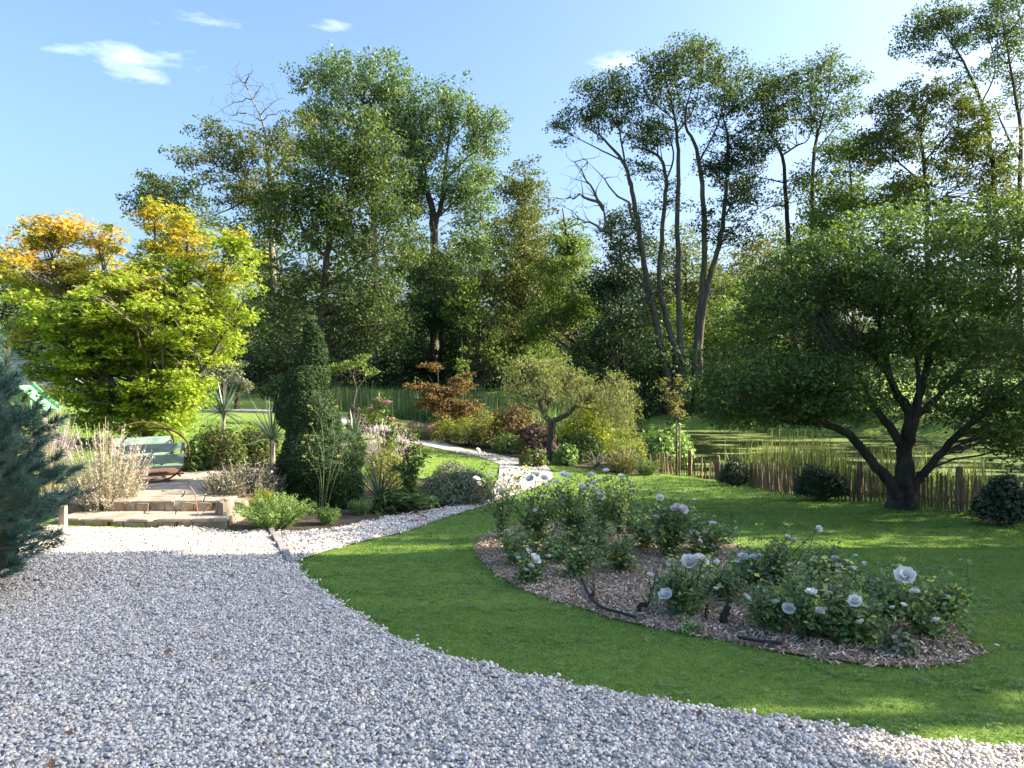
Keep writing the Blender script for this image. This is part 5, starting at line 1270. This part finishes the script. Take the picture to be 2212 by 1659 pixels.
def paving(x0, x1, y0, y1, nx, ny, gap):
    """irregular flags between two lines"""
    gx = np.linspace(x0, x1, nx + 1); gy = np.linspace(y0, y1, ny + 1)
    G = np.stack(np.meshgrid(gx, gy), -1)
    G[:, 1:-1, 0] += rng.uniform(-.3, .3, G[:, 1:-1, 0].shape) * (x1 - x0) / nx
    G[1:-1, :, 1] += rng.uniform(-.25, .25, G[1:-1, :, 1].shape) * (y1 - y0) / ny
    G[0, :, 1] += rng.uniform(-.035, .02, nx + 1)
    out = []
    for j in range(ny):
        for i in range(nx):
            p = np.array([G[j, i], G[j, i + 1], G[j + 1, i + 1], G[j + 1, i]]); c = p.mean(0)
            p = c + (p - c) * (1 - gap / np.linalg.norm(p - c, axis=1, keepdims=True))
            if rng.uniform() < .45:      # knock one corner off
                k = rng.integers(0, 4); a, b = p[k - 1], p[(k + 1) % 4]
                p = np.insert(np.delete(p, k, 0), k, [p[k] + (a - p[k]) * .3, p[k] + (b - p[k]) * .25], 0) if k else np.vstack([p[k] + (p[1] - p[k]) * .25, p[1:], p[k] + (a - p[k]) * .3])
            out.append(p)
    return out
zs1, zs2 = -.63, -.48
def riser(x0, x1, y, z0, z1, th=.10):
    xs = np.linspace(x0, x1, 11); xs[1:-1] += rng.uniform(-.08, .08, 9)
    for a, b in zip(xs[:-1], xs[1:]):
        mb = MB(); mb.box(((a + b) / 2, y + rng.uniform(-.012, .012), (z0 + z1) / 2), (b - a - .006, th, z1 - z0), jit=.022, r=rng.uniform()); T.part(mb, 'riser_stone', M['riser'])
riser(-6.55, -4.12, 11.08, -.86, zs1 - .035); riser(-6.1, -4.55, 11.66, -.68, zs2 - .03)
mb = MB(); mb.box((-5.3, 11.42, -.80), (2.4, .60, .28)); mb.box((-5.8, 13.6, -.66), (3.4, 3.78, .29)); T.part(mb, 'footing', M['riser'])
for p in paving(-6.58, -4.08, 11.02, 11.64, 5, 2, .010): slab(p, zs1 - .04, zs1, M['stone'], T)
for p in paving(-7.55, -4.3, 11.62, 15.4, 7, 8, .014): slab(p, zs2 - .04, zs2, M['stone'], T)
k = MB(); b = hit(132, 1140); k.box(b + (0, .05, .12), (.075, .09, .36), jit=.01)
tag(k.build('stone_post', M['riser']), 'short weathered stone post beside the pine at the steps', 'post')
# stump, kerb, hoses
b = px(482, 1112, 11.3); b[2] = zs1
mb = MB(); a = np.linspace(0, 6.283, 15)[:-1]
rad = .135 * (1 + .09 * np.sin(a * 3) + rng.normal(0, .03, 14))
R = [np.stack([b[0] + rad * q * np.cos(a), b[1] + .05 + rad * q * np.sin(a), np.full(14, z) + (rng.normal(0, .008, 14) if z > zs1 + .1 else 0)], -1) for q, z in ((1.05, zs1 - .01), (1.0, zs1 + .09), (.93, zs1 + .19), (.75, zs1 + .205), (.1, zs1 + .20))]
i = np.arange(4)[:, None] * 14; j = np.arange(14)[None]; kk = (j + 1) % 14
mb.add(np.array(R), np.stack([i + j, i + kk, i + 14 + kk, i + 14 + j], -1).reshape(-1, 4))
tag(mb.build('tree_stump', M['stump']), 'weathered grey sawn stump on the lower step beside the spurge', 'stump')
T = Thing('gravel_edging', 'dark grey stone edging strip dividing drive from garden path', 'edging', hit(606, 1182))
A, B = hit(584, 1148), hit(628, 1219)
for q in range(4):
    p0, p1 = A + (B - A) * (q / 4 + .004), A + (B - A) * ((q + 1) / 4 - .004); c = (p0 + p1) / 2
    ang = math.atan2(p1[1] - p0[1], p1[0] - p0[0])
    mb = MB(); mb.box((c[0], c[1], gz(c[0], c[1]) + .01), (np.linalg.norm(p1 - p0), .07, .10), Matrix.Rotation(ang, 3, 'Z'), jit=.004); T.part(mb, 'kerb_stone', M['kerb'])
def hose(name, label, pts, r, mat, cat='hose'):
    mb = MB(); c = curve(pts, 6); mb.tube(c, r, 8); return tag(mb.build(name, M[mat], smooth=True), label, cat)
q = [hit(*p) + (0, 0, .03) for p in [(846, 1108), (875, 1117), (903, 1117), (921, 1121), (918, 1128), (886, 1128)]]
hose('garden_hose', 'terracotta coloured garden hose end lying on the gravel path', q, .016, 'hose_red')
q = [px(*p, 11.2) for p in [(410, 1050), (421, 1066), (424, 1085), (428, 1108)]]; q[-1][2] = zs1 + .006
hose('rusty_wire', 'thin rust red bent wire standing on the lower step', q, .007, 'hose_red', 'wire')
q = [hit(*p) + (0, 0, .045) for p in [(1256, 1260), (1275, 1300), (1300, 1324), (1340, 1336), (1372, 1346)]]
hose('drip_pipe', 'black irrigation pipe along the front edge of the rose bed', q, .012, 'pipe', 'pipe')
q = [hit(*p) + (0, 0, z) for p, z in [((1524, 1345), .04), ((1530, 1330), .09), ((1552, 1322), .10), ((1580, 1312), .05)]]
hose('drip_pipe', 'short black pipe loop rising from mulch beside a mossy stump', q, .013, 'pipe', 'pipe')
q = [hit(*p) + (0, 0, .045) for p in [(1596, 1390), (1630, 1397), (1690, 1404)]]
hose('drip_pipe', 'black irrigation pipe length emerging at the grass beyond the stump', q, .012, 'pipe', 'pipe')

# ------------------------------------------------------------------ rocking seat
g0 = np.array([-6.2, 13.3, zs2 + .004]); ang = math.radians(33)
ux = np.array([math.cos(ang), math.sin(ang), 0]); uy = np.array([-math.sin(ang), math.cos(ang), 0]); uz = np.array([0, 0, 1.])
T = Thing('rocking_seat', 'rusty hoop framed rocking seat with pale green boards on the terrace', 'rocking seat', g0)
W = lambda x, y, z: g0 + ux * x + uy * y + uz * z
LEN, RX, RZ = 1.55, .57, .47
for y in (0, LEN):
    mb = MB(); a = np.linspace(0, 6.2832, 57); r = .017
    C = np.array([W(RX * math.cos(q) * (1 + .06 * math.sin(q)), y, RZ + .017 + RZ * math.sin(q)) for q in a]); mb.tube(C, r, 8, cap=False); T.part(mb, 'hoop', M['rust'], True)
def board(c, size, tilt, mat, name):
    R = np.stack([ux, uy * math.cos(tilt) + uz * math.sin(tilt), -uy * math.sin(tilt) + uz * math.cos(tilt)], -1)
    mb = MB(); mb.box(c, size, R, jit=.002); return T.part(mb, name, mat)
for y, s in ((.03, -1), (LEN - .03, 1)):
    for z, o in ((.60, .10), (.40, .05)):
        board(W(-.0, y + s * o * -.2, z), (1.0, .022, .155), -s * .22, M['mint'], 'back_board')
    for k in range(2):
        board(W(0, y - s * (.12 + .15 * k), .25), (.98, .13, .022), 0, M['mint'], 'seat_board')
    for x in (-.5, .5):      # arm frames
        mb = MB(); P = [W(x, y, .10), W(x, y, .56), W(x, y - s * .05, .60), W(x, y - s * .33, .50), W(x, y - s * .36, .46), W(x, y - s * .36, .10)]
        mb.tube(P, .014, 7); T.part(mb, 'arm_frame', M['rust'], True)
for k in range(9):
    board(W(0, .14 + k * (LEN - .28) / 8, .115), (1.0, .085, .022), 0, M['slat'], 'floor_slat')
for x in (-.42, .42):
    mb = MB(); mb.tube([W(x, 0, .09), W(x, LEN, .09)], .015, 7); T.part(mb, 'floor_rail', M['rust'], True)

# ------------------------------------------------------------------ chestnut paling fence
fp = curve(H([(1398, 1022), (1480, 1027), (1560, 1042), (1650, 1060), (1750, 1075), (1860, 1084), (1950, 1089), (2040, 1103), (2130, 1116)]), 12)
fp = np.vstack([fp, fp[-1] + (fp[-1] - fp[-8]) * np.linspace(.3, 1.6, 8)[:, None]])
fp[:, 0] += .10
seg = np.r_[0, np.cumsum(np.hypot(*np.diff(fp, axis=0).T))]
T = Thing('paling_fence', 'low chestnut paling fence with split pales between lawn and pond', 'fence', np.r_[fp[0], gz(*fp[0])])
def on_f(s): return np.array([np.interp(s, seg, fp[:, 0]), np.interp(s, seg, fp[:, 1])])
s = 0.0; tops = []
bt2 = np.array(bt[:2])
pm = []
for q in range(4):
    mb = MB(); w = .017
    rr = rng.uniform(.8, 1.2, (5, 4)); 
    Vp = []
    for lv, (z, k) in enumerate(((-.1, 1), (.2, .95), (.42, .9), (.56, .8), (.63, .12))):
        Vp.append([((sx_ * w * k * rr[lv, c]) + rng.normal(0, .003), sy_ * w * .7 * k, z) for c, (sx_, sy_) in enumerate(((-1, -1), (1, -1), (1, 1), (-1, 1)))])
    mb.add(np.array(Vp), [[4 * l + c, 4 * l + (c + 1) % 4, 4 * l + 4 + (c + 1) % 4, 4 * l + 4 + c] for l in range(4) for c in range(4)] + [[16, 17, 18, 19]])
    pm.append(mb.mesh('pale', M['chestnut']))
n = 0
while s < seg[-1]:
    p = on_f(s); z = gz(*p)
    link('pale', pm[rng.integers(0, 4)], T.o, tuple(np.r_[p, z] - T.loc), (rng.normal(0, .05), rng.normal(0, .05), rng.uniform(0, 6.28)), (rng.uniform(.8, 1.25), rng.uniform(.8, 1.2), rng.uniform(.86, 1.06)))
    s += rng.uniform(.062, .095); n += 1
for sp_ in [np.argmin(abs(fp[:, 0] / fp[:, 1] * F + 1106 - v)) for v in (1488, 1545, 1858, 2065)]:
    p = fp[sp_] + (.05, .03); z = gz(*p); mb = MB()
    mb.tube([np.r_[p, z - .15], np.r_[p, z + .40], np.r_[p, z + .74], np.r_[p, z + .76]], [.062, .06, .056, .03], 9); T.part(mb, 'post', M['chestnut'])
for hgt in (.16, .46):
    for o in (-.014, .014):
        mb = MB(); ss = np.linspace(0, seg[-1], 90); P = np.array([np.r_[on_f(q), gz(*on_f(q)) + hgt] for q in ss]); P[:, 0] += o; mb.tube(P, .0022, 4); T.part(mb, 'wire', M['rust'])
print('pales', n)

# ------------------------------------------------------------------ roses
def bloom_mesh(seed, openness):
    rg = np.random.default_rng(seed); mb = MB()
    for ring, (cnt, rad, tilt, cup) in enumerate([(7, .052, .25 + .3 * openness, .35), (6, .043, .75, .5), (5, .031, 1.1, .55), (4, .018, 1.35, .4)]):
        for k in range(cnt):
            az = (k + .5 * (ring % 2)) / cnt * 6.283 + rg.normal(0, .12); tl = tilt + rg.normal(0, .12)
            u, v = np.meshgrid(np.linspace(-1, 1, 4), np.linspace(0, 1, 4))
            w = rad * .62 * np.sin(np.clip(v * .85 + .15, 0, 1) * math.pi * .62 + .25)
            x = v * rad; y = u * w; z = cup * rad * (u ** 2 * .45 + v ** 2 * .3) + rg.normal(0, .0022, u.shape)
            X2 = x * math.cos(tl) - z * math.sin(tl); Z2 = x * math.sin(tl) + z * math.cos(tl)
            V = np.stack([X2 * math.cos(az) - y * math.sin(az), X2 * math.sin(az) + y * math.cos(az), Z2], -1).reshape(-1, 3)
            f = [[4 * j + i, 4 * j + i + 1, 4 * j + i + 5, 4 * j + i + 4] for j in range(3) for i in range(3)]
            mb.add(V, f, r=rg.uniform(), c=.6 if seed % 5 == 4 else 0)
    return mb.mesh('bloom', M['petal'], True)
BL = [bloom_mesh(q, q % 3 / 2) for q in range(6)]
BUSH = [  # foot, blooms, extra canes, leaf count, crown width, label
    ((1083, 1165), [(1033, 978, .8), (1030, 1040, 1), (1077, 1052, 1.1), (1083, 1062, 1.1), (1034, 1050, .8)], 6, 260, 60, 'tallest rose with long bare canes and white blooms standing up at the bed tip'),
    ((1154, 1190), [(1146, 1040, 1), (1174, 1038, .9), (1158, 1030, .8), (1187, 1045, .6)], 12, 620, 110, 'thick leafy white rose bush beside the tallest rose'),
    ((1249, 1195), [(1219, 1033, 1.2), (1259, 1067, 1), (1256, 1054, .7)], 12, 680, 100, 'dense dark leaved white rose bush in the middle of the back row'),
    ((1302, 1160), [(1277, 1032, 1.2), (1296, 1077, 1.2), (1281, 1048, .7)], 9, 420, 70, 'rose bush with a large nodding white bloom before the gravel path waist'),
    ((1342, 1158), [(1308, 1022, .8), (1341, 1035, 1), (1360, 1042, .5)], 9, 380, 90, 'slim caned white rose at the back edge of the bed against the lawn'),
    ((1447, 1207), [(1424, 1080, .9), (1462, 1105, 1.5), (1472, 1106, 1.1), (1414, 1124, .9)], 13, 800, 110, 'large dark rose bush bearing one big blush pink white bloom'),
    ((1522, 1202), [(1537, 1135, .8), (1490, 1153, .8), (1536, 1184, .6), (1549, 1185, .5)], 12, 520, 100, 'twiggy rose bush with upright shoots next to the blush bloom bush'),
    ((1148, 1262), [(1152, 1213, 1.1), (1158, 1216, .8), (1146, 1229, .7)], 5, 190, 56, 'small rose with a low white bloom at the front of the bed tip'),
    ((1243, 1250), [], 8, 300, 80, 'low leafy rose without bloom in the middle front of the bed'),
    ((1341, 1237), [], 8, 300, 60, 'short flowerless rose bush beside an open patch of mulch'),
    ((1469, 1329), [(1482, 1222, 1.3), (1502, 1213, 1), (1514, 1216, .9), (1435, 1291, 1.1)], 10, 420, 110, 'broad rose bush with a cluster of open white blooms beside the mossy stump'),
    ((1627, 1262), [(1602, 1210, 1.1), (1625, 1211, 1), (1634, 1209, .8)], 10, 420, 90, 'rose bush with a row of white blooms along its top'),
    ((1671, 1282), [(1763, 1147, .6)], 8, 240, 60, 'rose with long arching bare canes ending in one pale bud'),
    ((1667, 1369), [(1697, 1320, .9), (1700, 1331, .8)], 9, 360, 90, 'low rose bush with two small white blooms at the front edge'),
    ((1778, 1270), [(1806, 1227, .6), (1861, 1222, .45), (1692, 1204, .4)], 12, 360, 110, 'thin twiggy rose bush with tiny white buds at the back edge'),
    ((1838, 1390), [(1839, 1305, .9), (1745, 1287, .8), (1852, 1313, .7)], 13, 640, 130, 'sprawling yellowish rose bush with an arching cane over the mulch'),
    ((1752, 1378), [], 8, 380, 90, 'leafy flowerless rose between two low flowering bushes at the front'),
    ((2010, 1380), [(1946, 1252, 1.4)], 12, 620, 120, 'leafy rose at the end of the bed with one large ruffled bloom'),
    ((1560, 1290), [], 9, 300, 90, 'sparse leafy rose growing behind the mossy stump'),
    ((1930, 1345), [], 8, 320, 80, 'low leafy rose beside the large ruffled bloom'),
    ((1110, 1225), [], 7, 220, 70, 'low twiggy rose shoots at the rounded tip of the bed'),
    ((1200, 1215), [], 9, 300, 90, 'leafy rose filling the middle of the bed before the dense back row'),
    ((1290, 1205), [], 9, 300, 90, 'twiggy rose between the back row and the open mulch'),
    ((1720, 1320), [], 8, 260, 90, 'low spreading rose in the middle of the far half of the bed'),
    ((1880, 1320), [], 8, 260, 90, 'twiggy low rose at the back edge near the ruffled bloom'),
    ((1395, 1190), [], 9, 360, 70, 'green flowerless rose between the back row and the blush bloom bush'),
]
for foot, blooms, extra_c, nl, cw, lab in BUSH:
    b = hit(*foot); d = float(b[1]); b[2] += .02
    T = Thing('rose_bush', lab, 'rose bush', b, 'white rose bushes in the bed')
    st, lf = MB(), MB(); canes = []
    topy = min([q[1] for q in blooms], default=foot[1] - 75)
    hmax = max(.28, (foot[1] - topy) / F * d)
    if foot == (1671, 1282):
        for L in ([(1680, 1260), (1700, 1235), (1728, 1205), (1737, 1168)], [(1690, 1270), (1715, 1235), (1745, 1195), (1758, 1150)], [(1682, 1240), (1700, 1205), (1695, 1160)]):
            canes.append(curve(np.array([b] + [px(*q, d) for q in L]), 4))
    for x, y, s in blooms:
        e = px(x, y, d + rng.uniform(-.25, .0))
        canes.append(curve(np.array([b + rng.normal(0, .03, 3) * (1, 1, 0), b + (e - b) * (.35, .35, .5) + rng.normal(0, .03, 3), e]), 5))
    wid = cw / 2 / F * d * 1.6; extra_c = int(extra_c * 1.5); nl = int(nl * 2.0)
    for k in range(extra_c):
        a = rng.uniform(0, 6.28); q = math.sqrt(rng.uniform()); hh = hmax * rng.uniform(.45, .92)
        e = b + np.array([wid * q * math.cos(a), wid * q * math.sin(a), hh])
        canes.append(curve(np.array([b + rng.normal(0, .03, 3) * (1, 1, 0), b + (e - b) * (.3, .3, .55) + rng.normal(0, .03, 3), e]), 5))
    pts = []
    for c in canes:
        st.tube(c, np.linspace(.0065, .0028, len(c)), 5, cap=False)
        k0 = max(1, len(c) // 4)
        for q in range(3):      # side shoots
            s0 = c[rng.integers(k0, len(c))]; e = s0 + rng.normal(0, .10, 3) + (0, 0, .05)
            st.tube(bend(s0, e, .1, 4), np.linspace(.003, .0015, 4), 4, cap=False); pts.append(np.linspace(s0, e, 4)[1:])
        pts.append(c[k0:-1])
    A = np.vstack(pts); m = nl // 3
    C0 = A[rng.integers(0, len(A), m)] + rng.normal(0, .035, (m, 3))
    P = np.repeat(C0, 5, 0) + rng.normal(0, .028, (m * 5, 3))
    leaf_set(lf, P, .046, RH, .9, r=np.clip(np.repeat(rng.uniform(0, 1, m), 5) + rng.normal(0, .12, m * 5), 0, 1))
    T.part(st, 'canes', M['cane']); T.part(lf, 'leaves', M['rose_leaf'])
    ci = 3 if foot == (1671, 1282) else 0
    for k, (x, y, s) in enumerate(blooms):
        e = canes[ci + k][-1] + (0, -.06, .03)
        link('bloom', BL[4 if (x, y) in ((1462, 1105), (1472, 1106)) else rng.integers(0, 4)], T.o, tuple(e - T.loc), (rng.normal(.35, .25), rng.normal(0, .3), rng.normal(0, .5)), s * 1.06)
    if blooms:
        for c in canes[ci + len(blooms):]:
            if rng.uniform() < .32:
                link('bloom', BL[rng.integers(0, 4)], T.o, tuple(c[-1] + (0, -.02, .01) - T.loc), (rng.normal(.3, .3), rng.normal(0, .3), rng.uniform(0, 6.28)), rng.uniform(.45, .75))
# old pruned stumps in the bed
def rose_stump(label, vx, vy, pts, r0):
    b = hit(vx, vy); d = b[1]; mb = MB()
    c = curve(np.array([b - (0, 0, .03)] + [px(*q, d) for q in pts]), 4); mb.tube(c, np.linspace(r0, r0 * .7, len(c)), 8)
    T = Thing('rose_stump', label, 'stump', b, 'pruned rose stumps'); T.part(mb, 'trunk', M['bark_dark'], True)
    sh = MB(); e = c[-1]
    for k in range(3): sh.tube(bend(e, e + np.array([rng.normal(0, .06), rng.normal(0, .04), rng.uniform(.08, .2)]), .1, 4), np.linspace(.007, .004, 4), 5)
    T.part(sh, 'canes', M['cane'])
rose_stump('stout mossy pruned rose stump with a dead cane beside the pipe loop', 1568, 1352, [(1562, 1335), (1568, 1322), (1572, 1308)], .034)
rose_stump('crooked dark rose stump leaning sideways at the front of the bed', 1382, 1326, [(1380, 1314), (1388, 1305), (1398, 1310)], .024)
rose_stump('small black rose stump at the mulch edge before the leafless shoots', 1278, 1300, [(1276, 1290), (1284, 1281)], .026)
rose_stump('short cluster of pruned black rose stubs in open mulch', 1404, 1297, [(1402, 1290), (1406, 1281)], .016)
shrub('catmint', 'grey green catmint at the end of the rose bed', 1968, 1432, 80, 52, 'sage', 420, .05, RH, 'plant')
shrub('violet_clump', 'low fresh green weed clump at the lawn edge beside the stump', 1500, 1376, 50, 24, 'spurge', 90, .06, NARROW, 'plant')
# petals and dead leaves
mb = MB(); n = 130
P = rng.uniform(BED.min(0), BED.max(0), (n * 2, 2)); P = P[poly_sd(P, BED) > -.15][:n]
leaf_set(mb, np.c_[P, gz(P[:, 0], P[:, 1]) + .055], .03, RH, 2.5); tag(mb.build('fallen_petals', M['petal']), 'white rose petals fallen on the mulch', 'petals', kind='stuff')
mb = MB(); P = rng.uniform((-5, 3.4), (4, 9), (130, 2)); P = P[(poly_sd(P, drive) > .05) | (rng.uniform(size=len(P)) < .25)][:80]
leaf_set(mb, np.c_[P, gz(P[:, 0], P[:, 1]) + .04], .05, RH, 2.2); tag(mb.build('fallen_leaves', M['dead_leaf']), 'brown dead leaves scattered on the gravel', 'leaves', kind='stuff')

# ------------------------------------------------------------------ far corner: white wall, slide, bamboo
d = 46.0; g = gp(sx(60, d), d)
T = Thing('garden_shed', 'low pale shed wall with flat roof behind the maple', 'shed', g)
top = CAM_H - (775 - HOR) / F * d
mb = MB(); mb.box((sx(60, d), d + 1.5, (g[2] + top) / 2 - .3), (3.6, 3, top - g[2] + .5)); T.part(mb, 'wall', M['white_wall'])
mb = MB(); mb.box((sx(60, d), d + 1.5, top + .02), (3.8, 3.2, .10)); T.part(mb, 'roof', M['kerb'])
d = 24.0; p0, p1 = px(52, 832, d), px(96, 870, d - .6)
T = Thing('play_slide', 'light green plastic childrens slide on the lawn behind the russian sage', 'slide', gp(p0[0], d))
D = nrm(p1 - p0); S = nrm(np.cross(D, (0, 0, 1.))); mb = MB()
p1 = p1 + D * .5
V = []
for p in (p0, p0 + (p1 - p0) * .5 - (0, 0, .03), p1): V += [p - S * .25 + (0, 0, .1), p - S * .22, p + S * .22, p + S * .25 + (0, 0, .1)]
mb.add(V, [[4 * i + j, 4 * i + j + 1, 4 * i + j + 5, 4 * i + j + 4] for i in range(2) for j in range(3)]); o_ = T.part(mb, 'chute', M['green_plastic'])
md = o_.modifiers.new('thickness', 'SOLIDIFY'); md.thickness = .03
for q in (-.2, .2):
    mb = MB(); p = p0 + S * q; mb.tube([np.r_[p[:2], gz(*p[:2]) - .05], p], [.03, .03], 6); T.part(mb, 'leg', M['green_plastic'])
g = gp(sx(88, 30), 30.); T = Thing('bamboo_screen', 'row of bamboo canes with climbing plants behind the slide', 'screen', g)
for k in range(14):
    x = g[0] - .65 + k * .1 + rng.normal(0, .015); z = gz(x, 30.); mb = MB(); mb.tube([(x, 30, z - .05), (x + rng.normal(0, .03), 30, z + rng.uniform(1.2, 1.6))], [.014, .012], 6); T.part(mb, 'cane', M['bamboo'])
lf = MB(); P = g + rng.uniform((-.7, -.15, .1), (.75, .2, 1.2), (420, 3)); leaf_set(lf, P, .11); T.part(lf, 'foliage', M['yellowgreen'])

# ------------------------------------------------------------------ unseen house, added and sized out of view to shade drive and lawn
hx0, hx1, hy0, hy1, ev, rd = 12.0, 20.5, 6.0, 10.0, 7.6, 12.2
gb = gz(14., 9.) - .3
T = Thing('added_shade_house', 'unseen brick house with steep tiled roof added to shade the drive', 'house', (hx0, 8.0, gb))
mb = MB(); mb.box(((hx0 + hx1) / 2, (hy0 + hy1) / 2, (gb + ev) / 2), (hx1 - hx0, hy1 - hy0, ev - gb))
ym = (hx0 + hx1) / 2
mb.add([(hx0, hy0, ev), (hx1, hy0, ev), (ym, hy0, rd - .1), (hx0, hy1, ev), (hx1, hy1, ev), (ym, hy1, rd - .1)], [[0, 1, 2], [4, 3, 5]]); T.part(mb, 'wall', M['brick'])
rf = MB()
for s in (-1, 1):
    e = hx0 - .4 if s < 0 else hx1 + .4
    rf.add([(e, hy0 - .3, ev - .35), (e, hy1 + .3, ev - .35), (ym, hy1 + .3, rd), (ym, hy0 - .3, rd), (e, hy0 - .3, ev - .2), (e, hy1 + .3, ev - .2), (ym, hy1 + .3, rd + .15), (ym, hy0 - .3, rd + .15)], [[0, 1, 2, 3], [7, 6, 5, 4], [0, 4, 5, 1], [1, 5, 6, 2], [3, 7, 4, 0]])
T.part(rf, 'roof', M['roof_tile'])
for y in (6.9, 8.1, 9.3):
    for z in (.6, 3.6):
        mb = MB(); mb.box((hx0 - .02, y, z + .6), (.08, .9, 1.5)); w_ = T.part(mb, 'window', M['white_wood'])
        for q in (-.21, .21):
            mb = MB(); mb.box((hx0 - .07, y + q, z + .6), (.02, .38, 1.34)); mb.V = [v - T.loc for v in mb.V]; mb.build('pane', M['glass'], w_)
# unseen trees added beside the house, out of view, to shade lawn and drive
def shade_tree(label, x, y, h, r, n, nl, leaf=.2):
    nl //= 2
    g = gp(x, y)
    L = [(np.array([g - (0, 0, .1), g + (.1, 0, h * .3), g + (0, .1, h * .6), g + (.1, 0, h * .9)]), np.array([.22, .17, .11, .03]))]
    tree('added_shade_tree', label, L, [(g + (0, 0, h * .62), np.array([r, r, h * .36]), 1)], leaf, M['apple'], M['bark_grey'], n, nl, .7, group='unseen trees added for shade')
shade_tree('leafy unseen tree added past the house gable to shade the lawn', 13.6, 12.2, 8.2, 2.6, 100, 17000)
shade_tree('second leafy unseen tree added towards the pond to shade the crab apple', 15.8, 15.9, 8.6, 2.5, 70, 9000)
shade_tree('third leafy unseen tree added at the pond side to shade the lawn', 17.0, 19.6, 8.6, 2.6, 80, 10000)
g = gp(13.0, 4.7)  # unseen tree added here, crown masses placed to shade drive and leave gaps
tree('added_shade_tree', 'tall unseen tree added by the house corner with crown shaped to shade the drive', [(np.array([g - (0, 0, .1), g + (.1, 0, 3.5), g + (0, .1, 6.5), g + (.1, 0, 10)]), np.array([.2, .16, .1, .03]))],
     [(np.array([13., 4.8, 8.7]), np.array([1.8, 1.7, 2.2]), 1), (np.array([13., 5.35, 5.8]), np.array([.9, .55, .75]), 1.2), (np.array([13., 4.4, 6.75]), np.array([.9, .7, .8]), 1.4)], .2, M['apple'], M['bark_grey'], 110, 8500, .5, group='unseen trees added for shade')
